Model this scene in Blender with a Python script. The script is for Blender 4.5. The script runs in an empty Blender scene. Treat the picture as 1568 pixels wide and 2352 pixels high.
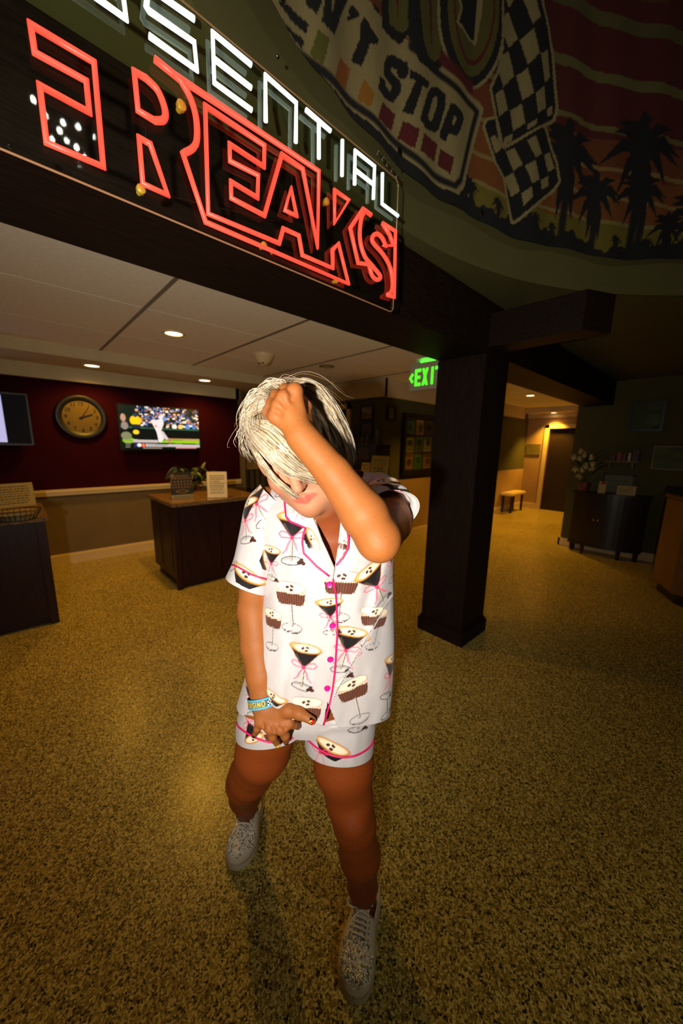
import bpy, bmesh, math, random
import numpy as np
from mathutils import Vector, Matrix
from mathutils.bvhtree import BVHTree
from mathutils.geometry import delaunay_2d_cdt

random.seed(7); rng = np.random.default_rng(11)
SC = bpy.context.scene
COL = SC.collection

# ------------------------------------------------------------------ camera
FPX, PITCH, ROLL, YAW, CH = 805.7, .19123, -.018408, .75305, 1.5
_cy, _sy, _cp, _sp = math.cos(YAW), math.sin(YAW), math.cos(PITCH), math.sin(PITCH)
CF = np.array([_sy*_cp, _cy*_cp, -_sp]); _R = np.array([_cy, -_sy, 0.]); _D = np.cross(CF, _R)
_cr, _sr = math.cos(ROLL), math.sin(ROLL)
CR, CD = _cr*_R+_sr*_D, -_sr*_R+_cr*_D
CC = np.array([0., 0., CH])
cam_d = bpy.data.cameras.new('camera'); cam = bpy.data.objects.new('camera', cam_d); COL.objects.link(cam)
cam_d.sensor_fit = 'VERTICAL'; cam_d.sensor_height = 36.; cam_d.lens = FPX/2352*36
cam_d.clip_start = .02
cam.matrix_world = Matrix(((CR[0], -CD[0], -CF[0], CC[0]), (CR[1], -CD[1], -CF[1], CC[1]), (CR[2], -CD[2], -CF[2], CC[2]), (0, 0, 0, 1)))
cam_d.dof.use_dof = True; cam_d.dof.focus_distance = .74; cam_d.dof.aperture_fstop = 3.2
SC.camera = cam
SC.view_settings.view_transform = 'Standard'; SC.view_settings.look = 'None'
SC.view_settings.gamma = 1; SC.view_settings.use_curve_mapping = False
SC.view_settings.exposure = 0.0

# ------------------------------------------------------------------ world: a dark interior, barely any ambient light
w = bpy.data.worlds.new('world'); SC.world = w; w.use_nodes = True
w.node_tree.nodes['Background'].inputs[0].default_value = (1, .75, .4, 1)
w.node_tree.nodes['Background'].inputs[1].default_value = .001

# ------------------------------------------------------------------ the photographer's flash, left of the lens, set back and lower to even its light
def dep(x, y, d): return CC+(CF+CR*(x-784)/FPX+CD*(y-1176)/FPX)*d
def flash():
    l = bpy.data.lights.new('camera_flash', 'SPOT'); o = bpy.data.objects.new('camera_flash', l); COL.objects.link(o)
    l.energy = FLASH_W; l.color = (1, .91, .78); l.spot_size = math.radians(FLASH_ANGLE); l.spot_blend = 1.; l.shadow_soft_size = .022
    p = CC-CR*.20+CD*.14-CF*.36
    o.location = p
    o.rotation_euler = Vector(dep(*FLASH_AIM, 1.)-p).to_track_quat('-Z', 'Y').to_euler()
FLASH_W, FLASH_ANGLE, FLASH_AIM = 156., 114., (605, 975)
flash()

# ------------------------------------------------------------------ helpers: pixels of the photograph <-> places in the room
def ray(x, y): return CF+CR*(x-784)/FPX+CD*(y-1176)/FPX
def onz(x, y, z=0.): r = ray(x, y); return CC+r*(z-CH)/r[2]
def onx(x, y, X): r = ray(x, y); return CC+r*X/r[0]
def ony(x, y, Y): r = ray(x, y); return CC+r*Y/r[1]
def proj(P):
    v = np.asarray(P, float)-CC; z = v@CF
    return np.stack([784+FPX*(v@CR)/z, 1176+FPX*(v@CD)/z], -1), z
def deps(x, y, d):
    x, y, d = map(lambda a: np.asarray(a, float), (x, y, d))
    return CC+(CF+np.multiply.outer((x-784)/FPX, CR)+np.multiply.outer((y-1176)/FPX, CD))*d[..., None]
def lin(c):
    c = np.asarray(c, float)/255.
    return np.where(c <= .04045, c/12.92, ((c+.055)/1.055)**2.4)

# ------------------------------------------------------------------ helpers: objects
def empty(name, loc, label=None, cat=None, group=None, kind=None):
    o = bpy.data.objects.new(name, None); COL.objects.link(o); o.location = Vector(loc); o.empty_display_size = .1
    tag(o, label, cat, group, kind); return o
def tag(o, label=None, cat=None, group=None, kind=None):
    if label: o['label'] = label
    if cat: o['category'] = cat
    if group: o['group'] = group
    if kind: o['kind'] = kind
    return o
def origin(o):
    p = Vector((0, 0, 0))
    while o: p += o.location; o = o.parent
    return np.array(p)
def link(name, me, mat=None, parent=None, smooth=False):
    o = bpy.data.objects.new(name, me); COL.objects.link(o)
    if mat and not me.materials: me.materials.append(mat)
    if parent: o.parent = parent
    if smooth: me.polygons.foreach_set('use_smooth', [True]*len(me.polygons))
    return o
def fastmesh(name, V, Fs, col=None):
    V = np.asarray(V, np.float32); me = bpy.data.meshes.new(name)
    Fs = np.asarray(Fs, np.int32); n, k = Fs.shape
    me.vertices.add(len(V)); me.vertices.foreach_set('co', V.ravel())
    me.loops.add(n*k); me.loops.foreach_set('vertex_index', Fs.ravel())
    me.polygons.add(n); me.polygons.foreach_set('loop_start', np.arange(n, dtype=np.int32)*k)
    me.update(calc_edges=True); me.validate()
    if col is not None: setcol(me, col)
    return me
def setcol(me, col, name='col'):
    a = me.color_attributes.new(name, 'FLOAT_COLOR', 'POINT')
    c = np.ones((len(me.vertices), 4), np.float32); c[:, :3] = col
    a.data.foreach_set('color', c.ravel())
class MB:
    """collects shapes in world coordinates; build() links them as ONE mesh"""
    def __init__(s): s.v = []; s.f = []
    def add(s, V, Fs):
        n = len(s.v); s.v += [tuple(map(float, p)) for p in V]; s.f += [tuple(int(i)+n for i in f) for f in Fs]; return s
    def box(s, a, b):
        (x0, y0, z0), (x1, y1, z1) = a, b
        x0, x1 = sorted((x0, x1)); y0, y1 = sorted((y0, y1)); z0, z1 = sorted((z0, z1))
        return s.add([(x0, y0, z0), (x1, y0, z0), (x1, y1, z0), (x0, y1, z0), (x0, y0, z1), (x1, y0, z1), (x1, y1, z1), (x0, y1, z1)],
                     [(0, 3, 2, 1), (4, 5, 6, 7), (0, 1, 5, 4), (1, 2, 6, 5), (2, 3, 7, 6), (3, 0, 4, 7)])
    def prism(s, P, z0, z1):
        n = len(P)
        return s.add([(p[0], p[1], z0) for p in P]+[(p[0], p[1], z1) for p in P],
                     [tuple(range(n))[::-1], tuple(range(n, 2*n))]+[(i, (i+1) % n, (i+1) % n+n, i+n) for i in range(n)])
    def extrude(s, P, d):
        """polygon of 3D points, thickened along vector d"""
        n = len(P); P = [np.asarray(p, float) for p in P]; d = np.asarray(d, float)
        return s.add(P+[p+d for p in P], [tuple(range(n))[::-1], tuple(range(n, 2*n))]+[(i, (i+1) % n, (i+1) % n+n, i+n) for i in range(n)])
    def tube(s, P, r, k=8, closed=False, caps=True):
        P = np.asarray(P, float); n = len(P); r = np.broadcast_to(np.asarray(r, float), (n,))
        T = np.zeros_like(P)
        for i in range(n):
            a = P[(i-1) % n] if (closed or i > 0) else P[i]; b = P[(i+1) % n] if (closed or i < n-1) else P[i]
            ta = P[i]-a; tb = b-P[i]; ta = ta/(np.linalg.norm(ta)+1e-12); tb = tb/(np.linalg.norm(tb)+1e-12); T[i] = ta+tb
            T[i] /= np.linalg.norm(T[i])+1e-12
        N = np.cross(T[0], (0, 0, 1)); N = N if np.linalg.norm(N) > 1e-3 else np.cross(T[0], (1, 0, 0)); N /= np.linalg.norm(N)
        V = []
        for i in range(n):
            N = N-T[i]*(N@T[i]); N /= np.linalg.norm(N)+1e-12; B = np.cross(T[i], N)
            for j in range(k):
                a = 2*math.pi*j/k; V.append(P[i]+(N*math.cos(a)+B*math.sin(a))*r[i])
        Fs = []
        for i in range(n if closed else n-1):
            for j in range(k):
                i2 = (i+1) % n; Fs.append((i*k+j, i*k+(j+1) % k, i2*k+(j+1) % k, i2*k+j))
        if caps and not closed: Fs += [tuple(range(k))[::-1], tuple(range((n-1)*k, n*k))]
        return s.add(V, Fs)
    def lathe(s, prof, c, axis=(0, 0, 1), k=24):
        """profile of (radius, height) about axis through c"""
        A = np.asarray(axis, float); A /= np.linalg.norm(A); N = np.cross(A, (1, 0, 0) if abs(A[0]) < .9 else (0, 1, 0)); N /= np.linalg.norm(N); B = np.cross(A, N)
        c = np.asarray(c, float); V = []
        for r, h in prof:
            for j in range(k):
                a = 2*math.pi*j/k; V.append(c+A*h+(N*math.cos(a)+B*math.sin(a))*r)
        n = len(prof)
        Fs = [(i*k+j, i*k+(j+1) % k, (i+1)*k+(j+1) % k, (i+1)*k+j) for i in range(n-1) for j in range(k)]
        Fs += [tuple(range(k))[::-1], tuple(range((n-1)*k, n*k))]
        return s.add(V, Fs)
    def build(s, name, mat, parent=None, smooth=False, bevel=0.):
        off = origin(parent) if parent else np.zeros(3)
        me = bpy.data.meshes.new(name); me.from_pydata([tuple(np.asarray(p)-off) for p in s.v], [], s.f); me.update()
        bm = bmesh.new(); bm.from_mesh(me); bmesh.ops.recalc_face_normals(bm, faces=bm.faces)
        if bevel > 0: bmesh.ops.bevel(bm, geom=[e for e in bm.edges if e.is_manifold and e.calc_face_angle(0) > .6], offset=bevel, segments=2, affect='EDGES')
        bm.to_mesh(me); bm.free()
        o = link(name, me, mat, parent)
        if smooth:
            me.polygons.foreach_set('use_smooth', [True]*len(me.polygons))
            if smooth != 'all': me.set_sharp_from_angle(angle=math.radians(40))
        return o
def box(name, a, b, mat, parent=None, bevel=.0): return MB().box(a, b).build(name, mat, parent, bevel=bevel)
def struct(name, mb, mat): return tag(mb.build(name, mat), kind='structure')

# ------------------------------------------------------------------ helpers: materials
def mat(name, color=(.5, .5, .5), rough=.5, metal=0., spec=.5, emit=None, estr=0., attr=None, noise=0., nscale=8., bump=0., bscale=60., coat=0., alpha=None, sheen=0., sss=0., stretch=None, aniso=0.):
    m = bpy.data.materials.new(name); m.use_nodes = True; nt = m.node_tree; b = nt.nodes['Principled BSDF']
    b.inputs['Roughness'].default_value = rough; b.inputs['Metallic'].default_value = metal; b.inputs['Specular IOR Level'].default_value = spec
    b.inputs['Coat Weight'].default_value = coat; b.inputs['Sheen Weight'].default_value = sheen
    if aniso: b.inputs['Anisotropic'].default_value = aniso
    if sss: b.inputs['Subsurface Weight'].default_value = sss; b.inputs['Subsurface Radius'].default_value = (.01, .004, .002); b.inputs['Subsurface Scale'].default_value = .5
    tc = nt.nodes.new('ShaderNodeTexCoord'); src = tc.outputs['Object']
    if stretch:
        mp = nt.nodes.new('ShaderNodeMapping'); mp.inputs['Scale'].default_value = stretch; nt.links.new(src, mp.inputs[0]); src = mp.outputs[0]
    out = None
    if attr:
        a = nt.nodes.new('ShaderNodeAttribute'); a.attribute_name = attr; out = a.outputs['Color']
    else:
        c = nt.nodes.new('ShaderNodeRGB'); c.outputs[0].default_value = (*color, 1); out = c.outputs[0]
    if noise:
        n = nt.nodes.new('ShaderNodeTexNoise'); n.inputs['Scale'].default_value = nscale; n.inputs['Detail'].default_value = 6
        nt.links.new(src, n.inputs['Vector'])
        mr = nt.nodes.new('ShaderNodeMapRange'); mr.inputs['From Min'].default_value = .3; mr.inputs['From Max'].default_value = .7
        mr.inputs['To Min'].default_value = 1-noise; mr.inputs['To Max'].default_value = 1+noise; nt.links.new(n.outputs[0], mr.inputs[0])
        mx = nt.nodes.new('ShaderNodeVectorMath'); mx.operation = 'SCALE'; nt.links.new(out, mx.inputs[0]); nt.links.new(mr.outputs[0], mx.inputs['Scale']); out = mx.outputs[0]
    nt.links.new(out, b.inputs['Base Color'])
    if estr:
        if emit is None: nt.links.new(out, b.inputs['Emission Color'])
        else: b.inputs['Emission Color'].default_value = (*emit, 1)
        b.inputs['Emission Strength'].default_value = estr
    if bump:
        n = nt.nodes.new('ShaderNodeTexNoise'); n.inputs['Scale'].default_value = bscale; n.inputs['Detail'].default_value = 4; nt.links.new(src, n.inputs['Vector'])
        bp = nt.nodes.new('ShaderNodeBump'); bp.inputs['Strength'].default_value = bump; bp.inputs['Distance'].default_value = .01
        nt.links.new(n.outputs[0], bp.inputs['Height']); nt.links.new(bp.outputs[0], b.inputs['Normal'])
    if alpha is not None: b.inputs['Alpha'].default_value = alpha
    return m
M = {}
M['wood'] = mat('dark_stained_wood', lin((24, 13, 8)), .6, spec=.15, noise=.5, nscale=9, stretch=(1.5, 14, 14), bump=.15, bscale=14)
M['wood_v'] = mat('dark_stained_wood_upright', lin((26, 15, 9)), .6, spec=.15, noise=.5, nscale=9, stretch=(14, 14, 1.5), bump=.15, bscale=14)
M['cabinet'] = mat('mahogany_cabinet', lin((44, 16, 11)), .45, spec=.3, noise=.3, nscale=6, stretch=(8, 8, 1), bump=.05)
M['black_wood'] = mat('black_lacquer', lin((20, 14, 12)), .35)
M['granite'] = mat('brown_granite', lin((120, 92, 62)), .15, noise=.6, nscale=60)
M['maroon'] = mat('maroon_paint', lin((46, 4, 16)), .9, spec=.08, noise=.06, nscale=5)
M['greige'] = mat('greige_paint', lin((106, 88, 52)), .7, noise=.06, nscale=5)
M['olive'] = mat('olive_grey_paint', lin((80, 77, 42)), .8, spec=.2, noise=.06, nscale=4)
M['tan'] = mat('tan_paint', lin((170, 138, 92)), .7, noise=.06, nscale=4)
M['trim'] = mat('cream_trim', lin((214, 190, 140)), .5, noise=.05)
M['tile'] = mat('ceiling_tile', lin((236, 228, 210)), .85, noise=.05, nscale=40, bump=.15, bscale=180)
M['gridbar'] = mat('painted_ceiling_grid', lin((118, 106, 80)), .5, noise=.05)
M['soffit'] = mat('soffit_paint', lin((200, 182, 140)), .8, noise=.05)
M['black'] = mat('black_plastic', lin((14, 13, 13)), .4, noise=.1)
M['white_plastic'] = mat('white_plastic', lin((225, 220, 205)), .45, noise=.04)
M['dark_door'] = mat('dark_brown_door', lin((30, 18, 12)), .4, noise=.3, nscale=8, stretch=(10, 10, 1))
M['gold'] = mat('gold_yellow', lin((210, 160, 50)), .35, spec=.8, noise=.05)
M['chrome'] = mat('chrome', lin((200, 200, 200)), .15, metal=1., noise=.03)
def glass(name, tint=(.9, .95, .9), refl=1.0, rough=.02):
    m = bpy.data.materials.new(name); m.use_nodes = True; nt = m.node_tree; nt.nodes.remove(nt.nodes['Principled BSDF'])
    t = nt.nodes.new('ShaderNodeBsdfTransparent'); t.inputs[0].default_value = (*tint, 1)
    g = nt.nodes.new('ShaderNodeBsdfGlossy'); g.inputs['Roughness'].default_value = rough
    n = nt.nodes.new('ShaderNodeTexNoise'); n.inputs['Scale'].default_value = 30
    fr = nt.nodes.new('ShaderNodeFresnel'); fr.inputs[0].default_value = 1.45
    mu = nt.nodes.new('ShaderNodeMath'); mu.operation = 'MULTIPLY'; mu.inputs[1].default_value = refl; nt.links.new(fr.outputs[0], mu.inputs[0])
    mx = nt.nodes.new('ShaderNodeMixShader'); nt.links.new(mu.outputs[0], mx.inputs[0]); nt.links.new(t.outputs[0], mx.inputs[1]); nt.links.new(g.outputs[0], mx.inputs[2])
    nt.links.new(mx.outputs[0], nt.nodes['Material Output'].inputs[0]); return m
M['acrylic'] = glass('clear_acrylic', refl=.14)
def terrazzo():
    m = mat('terrazzo', (.3, .25, .15), .3, spec=.3); nt = m.node_tree; b = nt.nodes['Principled BSDF']; L = nt.links.new; N = nt.nodes.new
    tc = N('ShaderNodeTexCoord')
    ns = N('ShaderNodeTexNoise'); ns.inputs['Scale'].default_value = 90; ns.inputs['Detail'].default_value = 2; L(tc.outputs['Object'], ns.inputs['Vector'])
    ad = N('ShaderNodeMixRGB'); ad.blend_type = 'LINEAR_LIGHT'; ad.inputs[0].default_value = .008; L(tc.outputs['Object'], ad.inputs[1]); L(ns.outputs['Color'], ad.inputs[2])
    v = N('ShaderNodeTexVoronoi'); v.inputs['Scale'].default_value = 185; L(ad.outputs[0], v.inputs['Vector'])
    sp = N('ShaderNodeSeparateColor'); L(v.outputs['Color'], sp.inputs[0])
    cr = N('ShaderNodeValToRGB'); e = cr.color_ramp.elements; cr.color_ramp.interpolation = 'CONSTANT'
    e[0].position = 0; e[0].color = (*lin((40, 34, 14)), 1); e[1].position = .10; e[1].color = (*lin((126, 110, 50)), 1)
    for p, c in ((.34, (184, 162, 84)), (.56, (152, 130, 60)), (.74, (206, 186, 108)), (.9, (90, 74, 30))):
        q = e.new(p); q.color = (*lin(c), 1)
    L(sp.outputs[0], cr.inputs[0])
    big = N('ShaderNodeTexNoise'); big.inputs['Scale'].default_value = 1.3; L(tc.outputs['Object'], big.inputs['Vector'])
    mr = N('ShaderNodeMapRange'); mr.inputs['To Min'].default_value = .85; mr.inputs['To Max'].default_value = 1.15; L(big.outputs[0], mr.inputs[0])
    mx = N('ShaderNodeVectorMath'); mx.operation = 'SCALE'; L(cr.outputs[0], mx.inputs[0]); L(mr.outputs[0], mx.inputs['Scale'])
    L(mx.outputs[0], b.inputs['Base Color'])
    mr2 = N('ShaderNodeMapRange'); mr2.inputs['To Min'].default_value = .2; mr2.inputs['To Max'].default_value = .42; L(big.outputs[0], mr2.inputs[0]); L(mr2.outputs[0], b.inputs['Roughness'])
    bp = N('ShaderNodeBump'); bp.inputs['Strength'].default_value = .1; bp.inputs['Distance'].default_value = .002; L(ns.outputs[0], bp.inputs['Height']); L(bp.outputs[0], b.inputs['Normal'])
    return m
M['terrazzo'] = terrazzo()

# ------------------------------------------------------------------ helper: flat print worked out per vertex
class Paint:
    def __init__(s, x, y, base): s.x = np.asarray(x, float); s.y = np.asarray(y, float); s.c = np.tile(np.asarray(base, float), (len(s.x), 1))
    def put(s, idx, color, a=1.):
        a = np.asarray(a, float); a = a[:, None] if a.ndim else a
        s.c[idx] = s.c[idx]*(1-a)+np.asarray(color)*a
    def poly(s, P, color, a=1.):
        P = np.asarray(P, float); m = (s.x >= P[:, 0].min()) & (s.x <= P[:, 0].max()) & (s.y >= P[:, 1].min()) & (s.y <= P[:, 1].max())
        i = np.nonzero(m)[0]; x, y = s.x[i], s.y[i]; ins = np.zeros(len(i), bool)
        for (x0, y0), (x1, y1) in zip(P, np.roll(P, -1, 0)):
            if y0 == y1: continue
            c = ((y0 > y) != (y1 > y)) & (x < (x1-x0)*(y-y0)/(y1-y0)+x0); ins ^= c
        s.put(i[ins], color, a); return s
    def ell(s, cx, cy, rx, ry, color, rot=0., a=1., soft=.08):
        c, n = math.cos(rot), math.sin(rot); dx, dy = s.x-cx, s.y-cy
        q = np.sqrt(((dx*c+dy*n)/rx)**2+((-dx*n+dy*c)/ry)**2); i = np.nonzero(q < 1+soft)[0]
        s.put(i, color, a*np.clip((1+soft-q[i])/(2*soft), 0, 1)); return s
    def line(s, P, w, color, a=1., closed=False, soft=.35):
        P = np.asarray(P, float); Q = np.roll(P, -1, 0) if closed else P[1:]; best = np.full(len(s.x), 1e9)
        m = (s.x > P[:, 0].min()-w) & (s.x < P[:, 0].max()+w) & (s.y > P[:, 1].min()-w) & (s.y < P[:, 1].max()+w); i = np.nonzero(m)[0]
        if not len(i): return s
        x, y = s.x[i], s.y[i]; b = np.full(len(i), 1e9)
        for p, q in zip(P, Q):
            d = q-p; L = d@d+1e-12; t = np.clip(((x-p[0])*d[0]+(y-p[1])*d[1])/L, 0, 1)
            b = np.minimum(b, np.hypot(x-p[0]-t*d[0], y-p[1]-t*d[1]))
        q = b/(w/2); k = q < 1+soft
        s.put(i[k], color, a*np.clip((1+soft-q[k])/(2*soft), 0, 1)); return s
def grid_faces(nu, nv, wrap_u=False):
    i, j = np.meshgrid(np.arange(nu if wrap_u else nu-1), np.arange(nv-1), indexing='ij'); i2 = (i+1) % nu
    return np.stack([i*nv+j, i2*nv+j, i2*nv+j+1, i*nv+j+1], -1).reshape(-1, 4)
def printed_panel(name, o, eu, ev, W, Hh, nu, nv, painter, material, parent):
    """a flat printed sheet: origin o (lower left), unit axes eu, ev; painter(Paint in metres)"""
    u, v = np.meshgrid(np.linspace(0, W, nu), np.linspace(0, Hh, nv), indexing='ij'); u, v = u.ravel(), v.ravel()
    V = np.asarray(o, float)+np.outer(u, eu)+np.outer(v, ev); p = painter(u, v)
    me = fastmesh(name, V-(origin(parent) if parent else 0), grid_faces(nu, nv), p.c)
    return link(name, me, material, parent)
M['print'] = mat('printed_paper', attr='col', rough=.6, noise=.03)
def text_mesh(txt, size, bold=0., ext=.001):
    c = bpy.data.curves.new('lettering', 'FONT'); c.body = txt; c.size = size; c.offset = bold; c.extrude = ext; c.align_x = 'CENTER'; c.align_y = 'CENTER'
    o = bpy.data.objects.new('lettering_tmp', c); COL.objects.link(o); dg = bpy.context.evaluated_depsgraph_get(); dg.update()
    me = bpy.data.meshes.new_from_object(o.evaluated_get(dg)); bpy.data.objects.remove(o); bpy.data.curves.remove(c)
    V = np.zeros(len(me.vertices)*3); me.vertices.foreach_get('co', V); V = V.reshape(-1, 3); Fs = [tuple(p.vertices) for p in me.polygons]
    bpy.data.meshes.remove(me); return V, Fs
def text_at(mb, txt, size, c, eu, ev, bold=0., ext=.001, sx=1.):
    V, Fs = text_mesh(txt, size, bold, ext); eu, ev = np.asarray(eu, float), np.asarray(ev, float); en = np.cross(eu, ev)
    mb.add(np.asarray(c)+np.outer(V[:, 0]*sx, eu)+np.outer(V[:, 1], ev)+np.outer(V[:, 2], en), Fs); return mb
X, Y, Z = np.eye(3)

# =================================================================== THE SETTING
struct('floor', MB().box((-3.2, -4.4, -.05), (10, 7, 0)), M['terrazzo'])
CEIL, SOF = 2.414, 2.30
# --- lobby ceiling: backing slab, one panel per tile, bars between them
ceil = struct('ceiling', MB().box((-2.4, 1.40, CEIL+.03), (9.6, 6.4, CEIL+.06)), M['soffit'])
GU = [-1.80, -.93, -.06, .81, 1.755, 2.735, 3.80]; GV = [1.42, 2.02, 2.925, 3.80, 4.572]
tile_cache = {}
for i in range(len(GU)-1):
    for j in range(len(GV)-1):
        a, b = GU[i+1]-GU[i]-.022, GV[j+1]-GV[j]-.006; key = (round(a, 4), round(b, 4))
        if key not in tile_cache:
            tile_cache[key] = MB().box((-a/2, -b/2, 0), (a/2, b/2, .02)).build('ceiling_tile', M['tile'], ceil)
            o = tile_cache[key]
        else: o = tile_cache[key].copy(); COL.objects.link(o)
        o.location = ((GU[i]+GU[i+1])/2, (GV[j]+GV[j+1])/2, CEIL)
for u in GU[1:]: box('grid_bar', (u-.012, GV[0], CEIL-.004), (u+.012, GV[-1], CEIL+.03), M['gridbar'], ceil)
for v in GV[1:-1]: box('grid_bar', (GU[0], v-.003, CEIL+.006), (GU[-1], v+.003, CEIL+.03), M['gridbar'], ceil)
# strip of ceiling over the corridor
for k, u in enumerate(np.arange(3.82, 9.0, .88)):
    for v0, v1 in ((1.50, 2.30), (2.31, 3.34)):
        box('ceiling_tile', (u+.006, v0, CEIL), (min(u+.874, 9.05), v1, CEIL+.02), M['tile'], ceil, bevel=.002)
# --- lowered soffit round the back of the lobby, with the crown band under it
struct('ceiling_soffit', MB().box((-2.4, 4.572, SOF), (3.97, 6.4, CEIL+.05)).box((9.06, 1.56, SOF), (9.45, 3.40, CEIL+.05)), M['soffit'])
struct('trim_1', MB().box((-2.4, 5.20, 2.15), (2.68, 5.27, SOF)).box((2.62, 5.2, 2.15), (2.69, 6.3, SOF)).box((3.90, 3.34, 2.17), (3.97, 6.3, CEIL+.03)).box((3.92, 3.34, 2.17), (9.06, 3.40, CEIL+.03)).box((9.39, 1.56, 2.2), (9.45, 3.4, SOF)), M['soffit'])
# --- back wall: maroon above the chair rail, greige below
wb = struct('wall_back', MB().box((-2.4, 5.27, 0), (2.68, 5.37, SOF)), M['greige'])
box('maroon_panel', (-2.4, 5.262, .90), (2.676, 5.275, 2.15), M['maroon'], wb)
struct('trim_2', MB().box((-2.4, 5.235, .845), (2.68, 5.27, .885)).box((-2.4, 5.225, .885), (2.68, 5.27, .915)), M['trim'])
struct('baseboard_back', MB().box((-2.4, 5.245, 0), (2.68, 5.27, .115)).box((-2.4, 5.255, .115), (2.68, 5.27, .13)), M['trim'])
# --- recess beyond the maroon wall, side wall with the door, corridor
struct('wall_recess', MB().box((2.68, 5.27, 0), (2.78, 6.3, SOF)).box((2.6, 6.2, 0), (4.05, 6.3, SOF)), M['greige'])
ws = struct('wall_side', MB().box((3.97, 5.20, 0), (4.07, 6.3, SOF)).box((3.97, 3.40, 0), (4.07, 4.14, SOF)).box((3.97, 4.14, 2.04), (4.07, 5.2, SOF)), M['olive'])
wc = struct('wall_corridor', MB().box((4.07, 3.40, 0), (9.45, 3.50, SOF)), M['olive'])
box('lower_panel', (3.965, 3.392, .0), (9.45, 3.405, .97), M['tan'], wc)
struct('baseboard_corridor', MB().box((3.97, 3.375, 0), (9.45, 3.40, .115)).box((3.97, 3.385, .115), (9.45, 3.40, .13)), M['trim'])
struct('wall_end', MB().box((9.45, 1.50, 0), (9.55, 1.98, SOF)).box((9.45, 2.90, 0), (9.55, 3.5, SOF)).box((9.45, 1.98, 1.955), (9.55, 2.90, SOF)), M['tan'])
struct('baseboard_end', MB().box((9.425, 2.99, 0), (9.45, 3.4, .13)), M['trim'])
struct('wall_right', MB().box((6.22, -4.4, 0), (6.32, 1.56, 3.4)).box((6.32, 1.46, 0), (9.5, 1.56, SOF+.2)), M['olive'])
struct('baseboard_right', MB().box((6.195, -4.4, 0), (6.22, 1.585, .115)).box((6.195, 1.56, 0), (9.45, 1.585, .115)), M['trim'])
struct('wall_left', MB().box((-2.5, -4.4, 0), (-2.4, 6.4, 4.8)), M['olive'])
struct('wall_front', MB().box((-2.5, -4.5, 0), (6.32, -4.4, 4.8)), M['olive'])
# doors
d = struct('door_1', MB().box((4.02, 4.14, 0), (4.06, 5.2, 2.04)), M['dark_door'])
MB().box((3.945, 4.06, 0), (4.0, 4.14, 2.12)).box((3.945, 5.2, 0), (4.0, 5.28, 2.12)).box((3.945, 4.06, 2.04), (4.0, 5.28, 2.12)).build('door_frame', M['trim'], d)
MB().lathe([(.004, 0), (.028, .005), (.03, .02), (.02, .035), (.004, .04)], (4.015, 4.22, 1.0), (-1, 0, 0), 16).build('door_knob', M['chrome'], d, smooth=True)
d = struct('door_2', MB().box((9.50, 1.98, 0), (9.54, 2.90, 1.955)), M['dark_door'])
MB().box((9.42, 2.90, 0), (9.47, 2.99, 2.04)).box((9.42, 1.89, 0), (9.47, 1.98, 2.04)).box((9.42, 1.89, 1.955), (9.47, 2.99, 2.04)).build('door_frame', M['trim'], d)
MB().lathe([(.004, 0), (.028, .005), (.03, .02), (.02, .035), (.004, .04)], (9.495, 2.05, 1.0), (-1, 0, 0), 16).build('door_knob', M['chrome'], d, smooth=True)
# --- beam, pillar, bracket beam
BZ0, BZ1 = 2.10, 2.405
struct('ceiling_beam', MB().box((-2.4, 1.145, BZ0), (6.22, 1.495, BZ1)), M['wood'])
# recess lines between the boards of the beam are shallow battens along its lower arris
pil = struct('pillar', MB().box((2.345, 1.150, 0), (2.70, 1.508, BZ0)), M['wood_v'])
MB().prism([(2.323, 1.126), (2.722, 1.126), (2.722, 1.531), (2.323, 1.531)], 0, .115).prism([(2.333, 1.137), (2.711, 1.137), (2.711, 1.52), (2.333, 1.52)], .115, .135).build('base_trim', M['wood_v'], pil, bevel=.006)
struct('ceiling_bracket_beam', MB().prism([(2.35, 1.146), (2.35, .625), (2.54, .533), (2.545, 1.146)], 2.135, 2.335), M['wood'])
# --- rotunda: flat soffit with a round opening, and the drum above it
RC, RR = np.array([1.311, -1.346]), 2.445
def rotunda():
    n = 128; ins = [RC+(RR-.001)*np.array((math.cos(a), math.sin(a))) for a in np.linspace(0, 2*math.pi, n, endpoint=False)]
    out = []
    for a in np.linspace(0, 2*math.pi, n, endpoint=False):
        d = np.array((math.cos(a), math.sin(a))); t = min([((6.22 if d[0] > 0 else -2.4)-RC[0])/d[0] if abs(d[0]) > 1e-6 else 9, ((1.3 if d[1] > 0 else -4.4)-RC[1])/d[1] if abs(d[1]) > 1e-6 else 9])
        out.append(RC+d*t)
    V = [(*p, 2.42) for p in ins]+[(*p, 2.42) for p in out]+[(*p, 2.47) for p in ins]+[(*p, 2.47) for p in out]
    F = []
    for i in range(n):
        j = (i+1) % n; F += [(i, j, n+j, n+i), (2*n+i, 3*n+i, 3*n+j, 2*n+j), (n+i, n+j, 3*n+j, 3*n+i)]
    struct('ceiling_rotunda', MB().add(V, F), M['olive'])
    V = []; F = []
    for z, r in ((2.425, RR), (4.6, RR), (4.6, RR+.06), (2.425, RR+.06)):
        V += [(*(RC+r*np.array((math.cos(a), math.sin(a)))), z) for a in np.linspace(0, 2*math.pi, n, endpoint=False)]
    for k in range(4):
        for i in range(n): j = (i+1) % n; F.append((k*n+i, k*n+j, ((k+1) % 4)*n+j, ((k+1) % 4)*n+i))
    o = struct('wall_rotunda', MB().add(V, F), M['olive']); o.data.polygons.foreach_set('use_smooth', [True]*len(o.data.polygons)); o.data.set_sharp_from_angle(angle=.6)
    struct('ceiling_rotunda_top', MB().lathe([(RR+.06, 4.6), (RR+.06, 4.66)], (RC[0], RC[1], 0), k=64), M['olive'])
rotunda()

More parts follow.
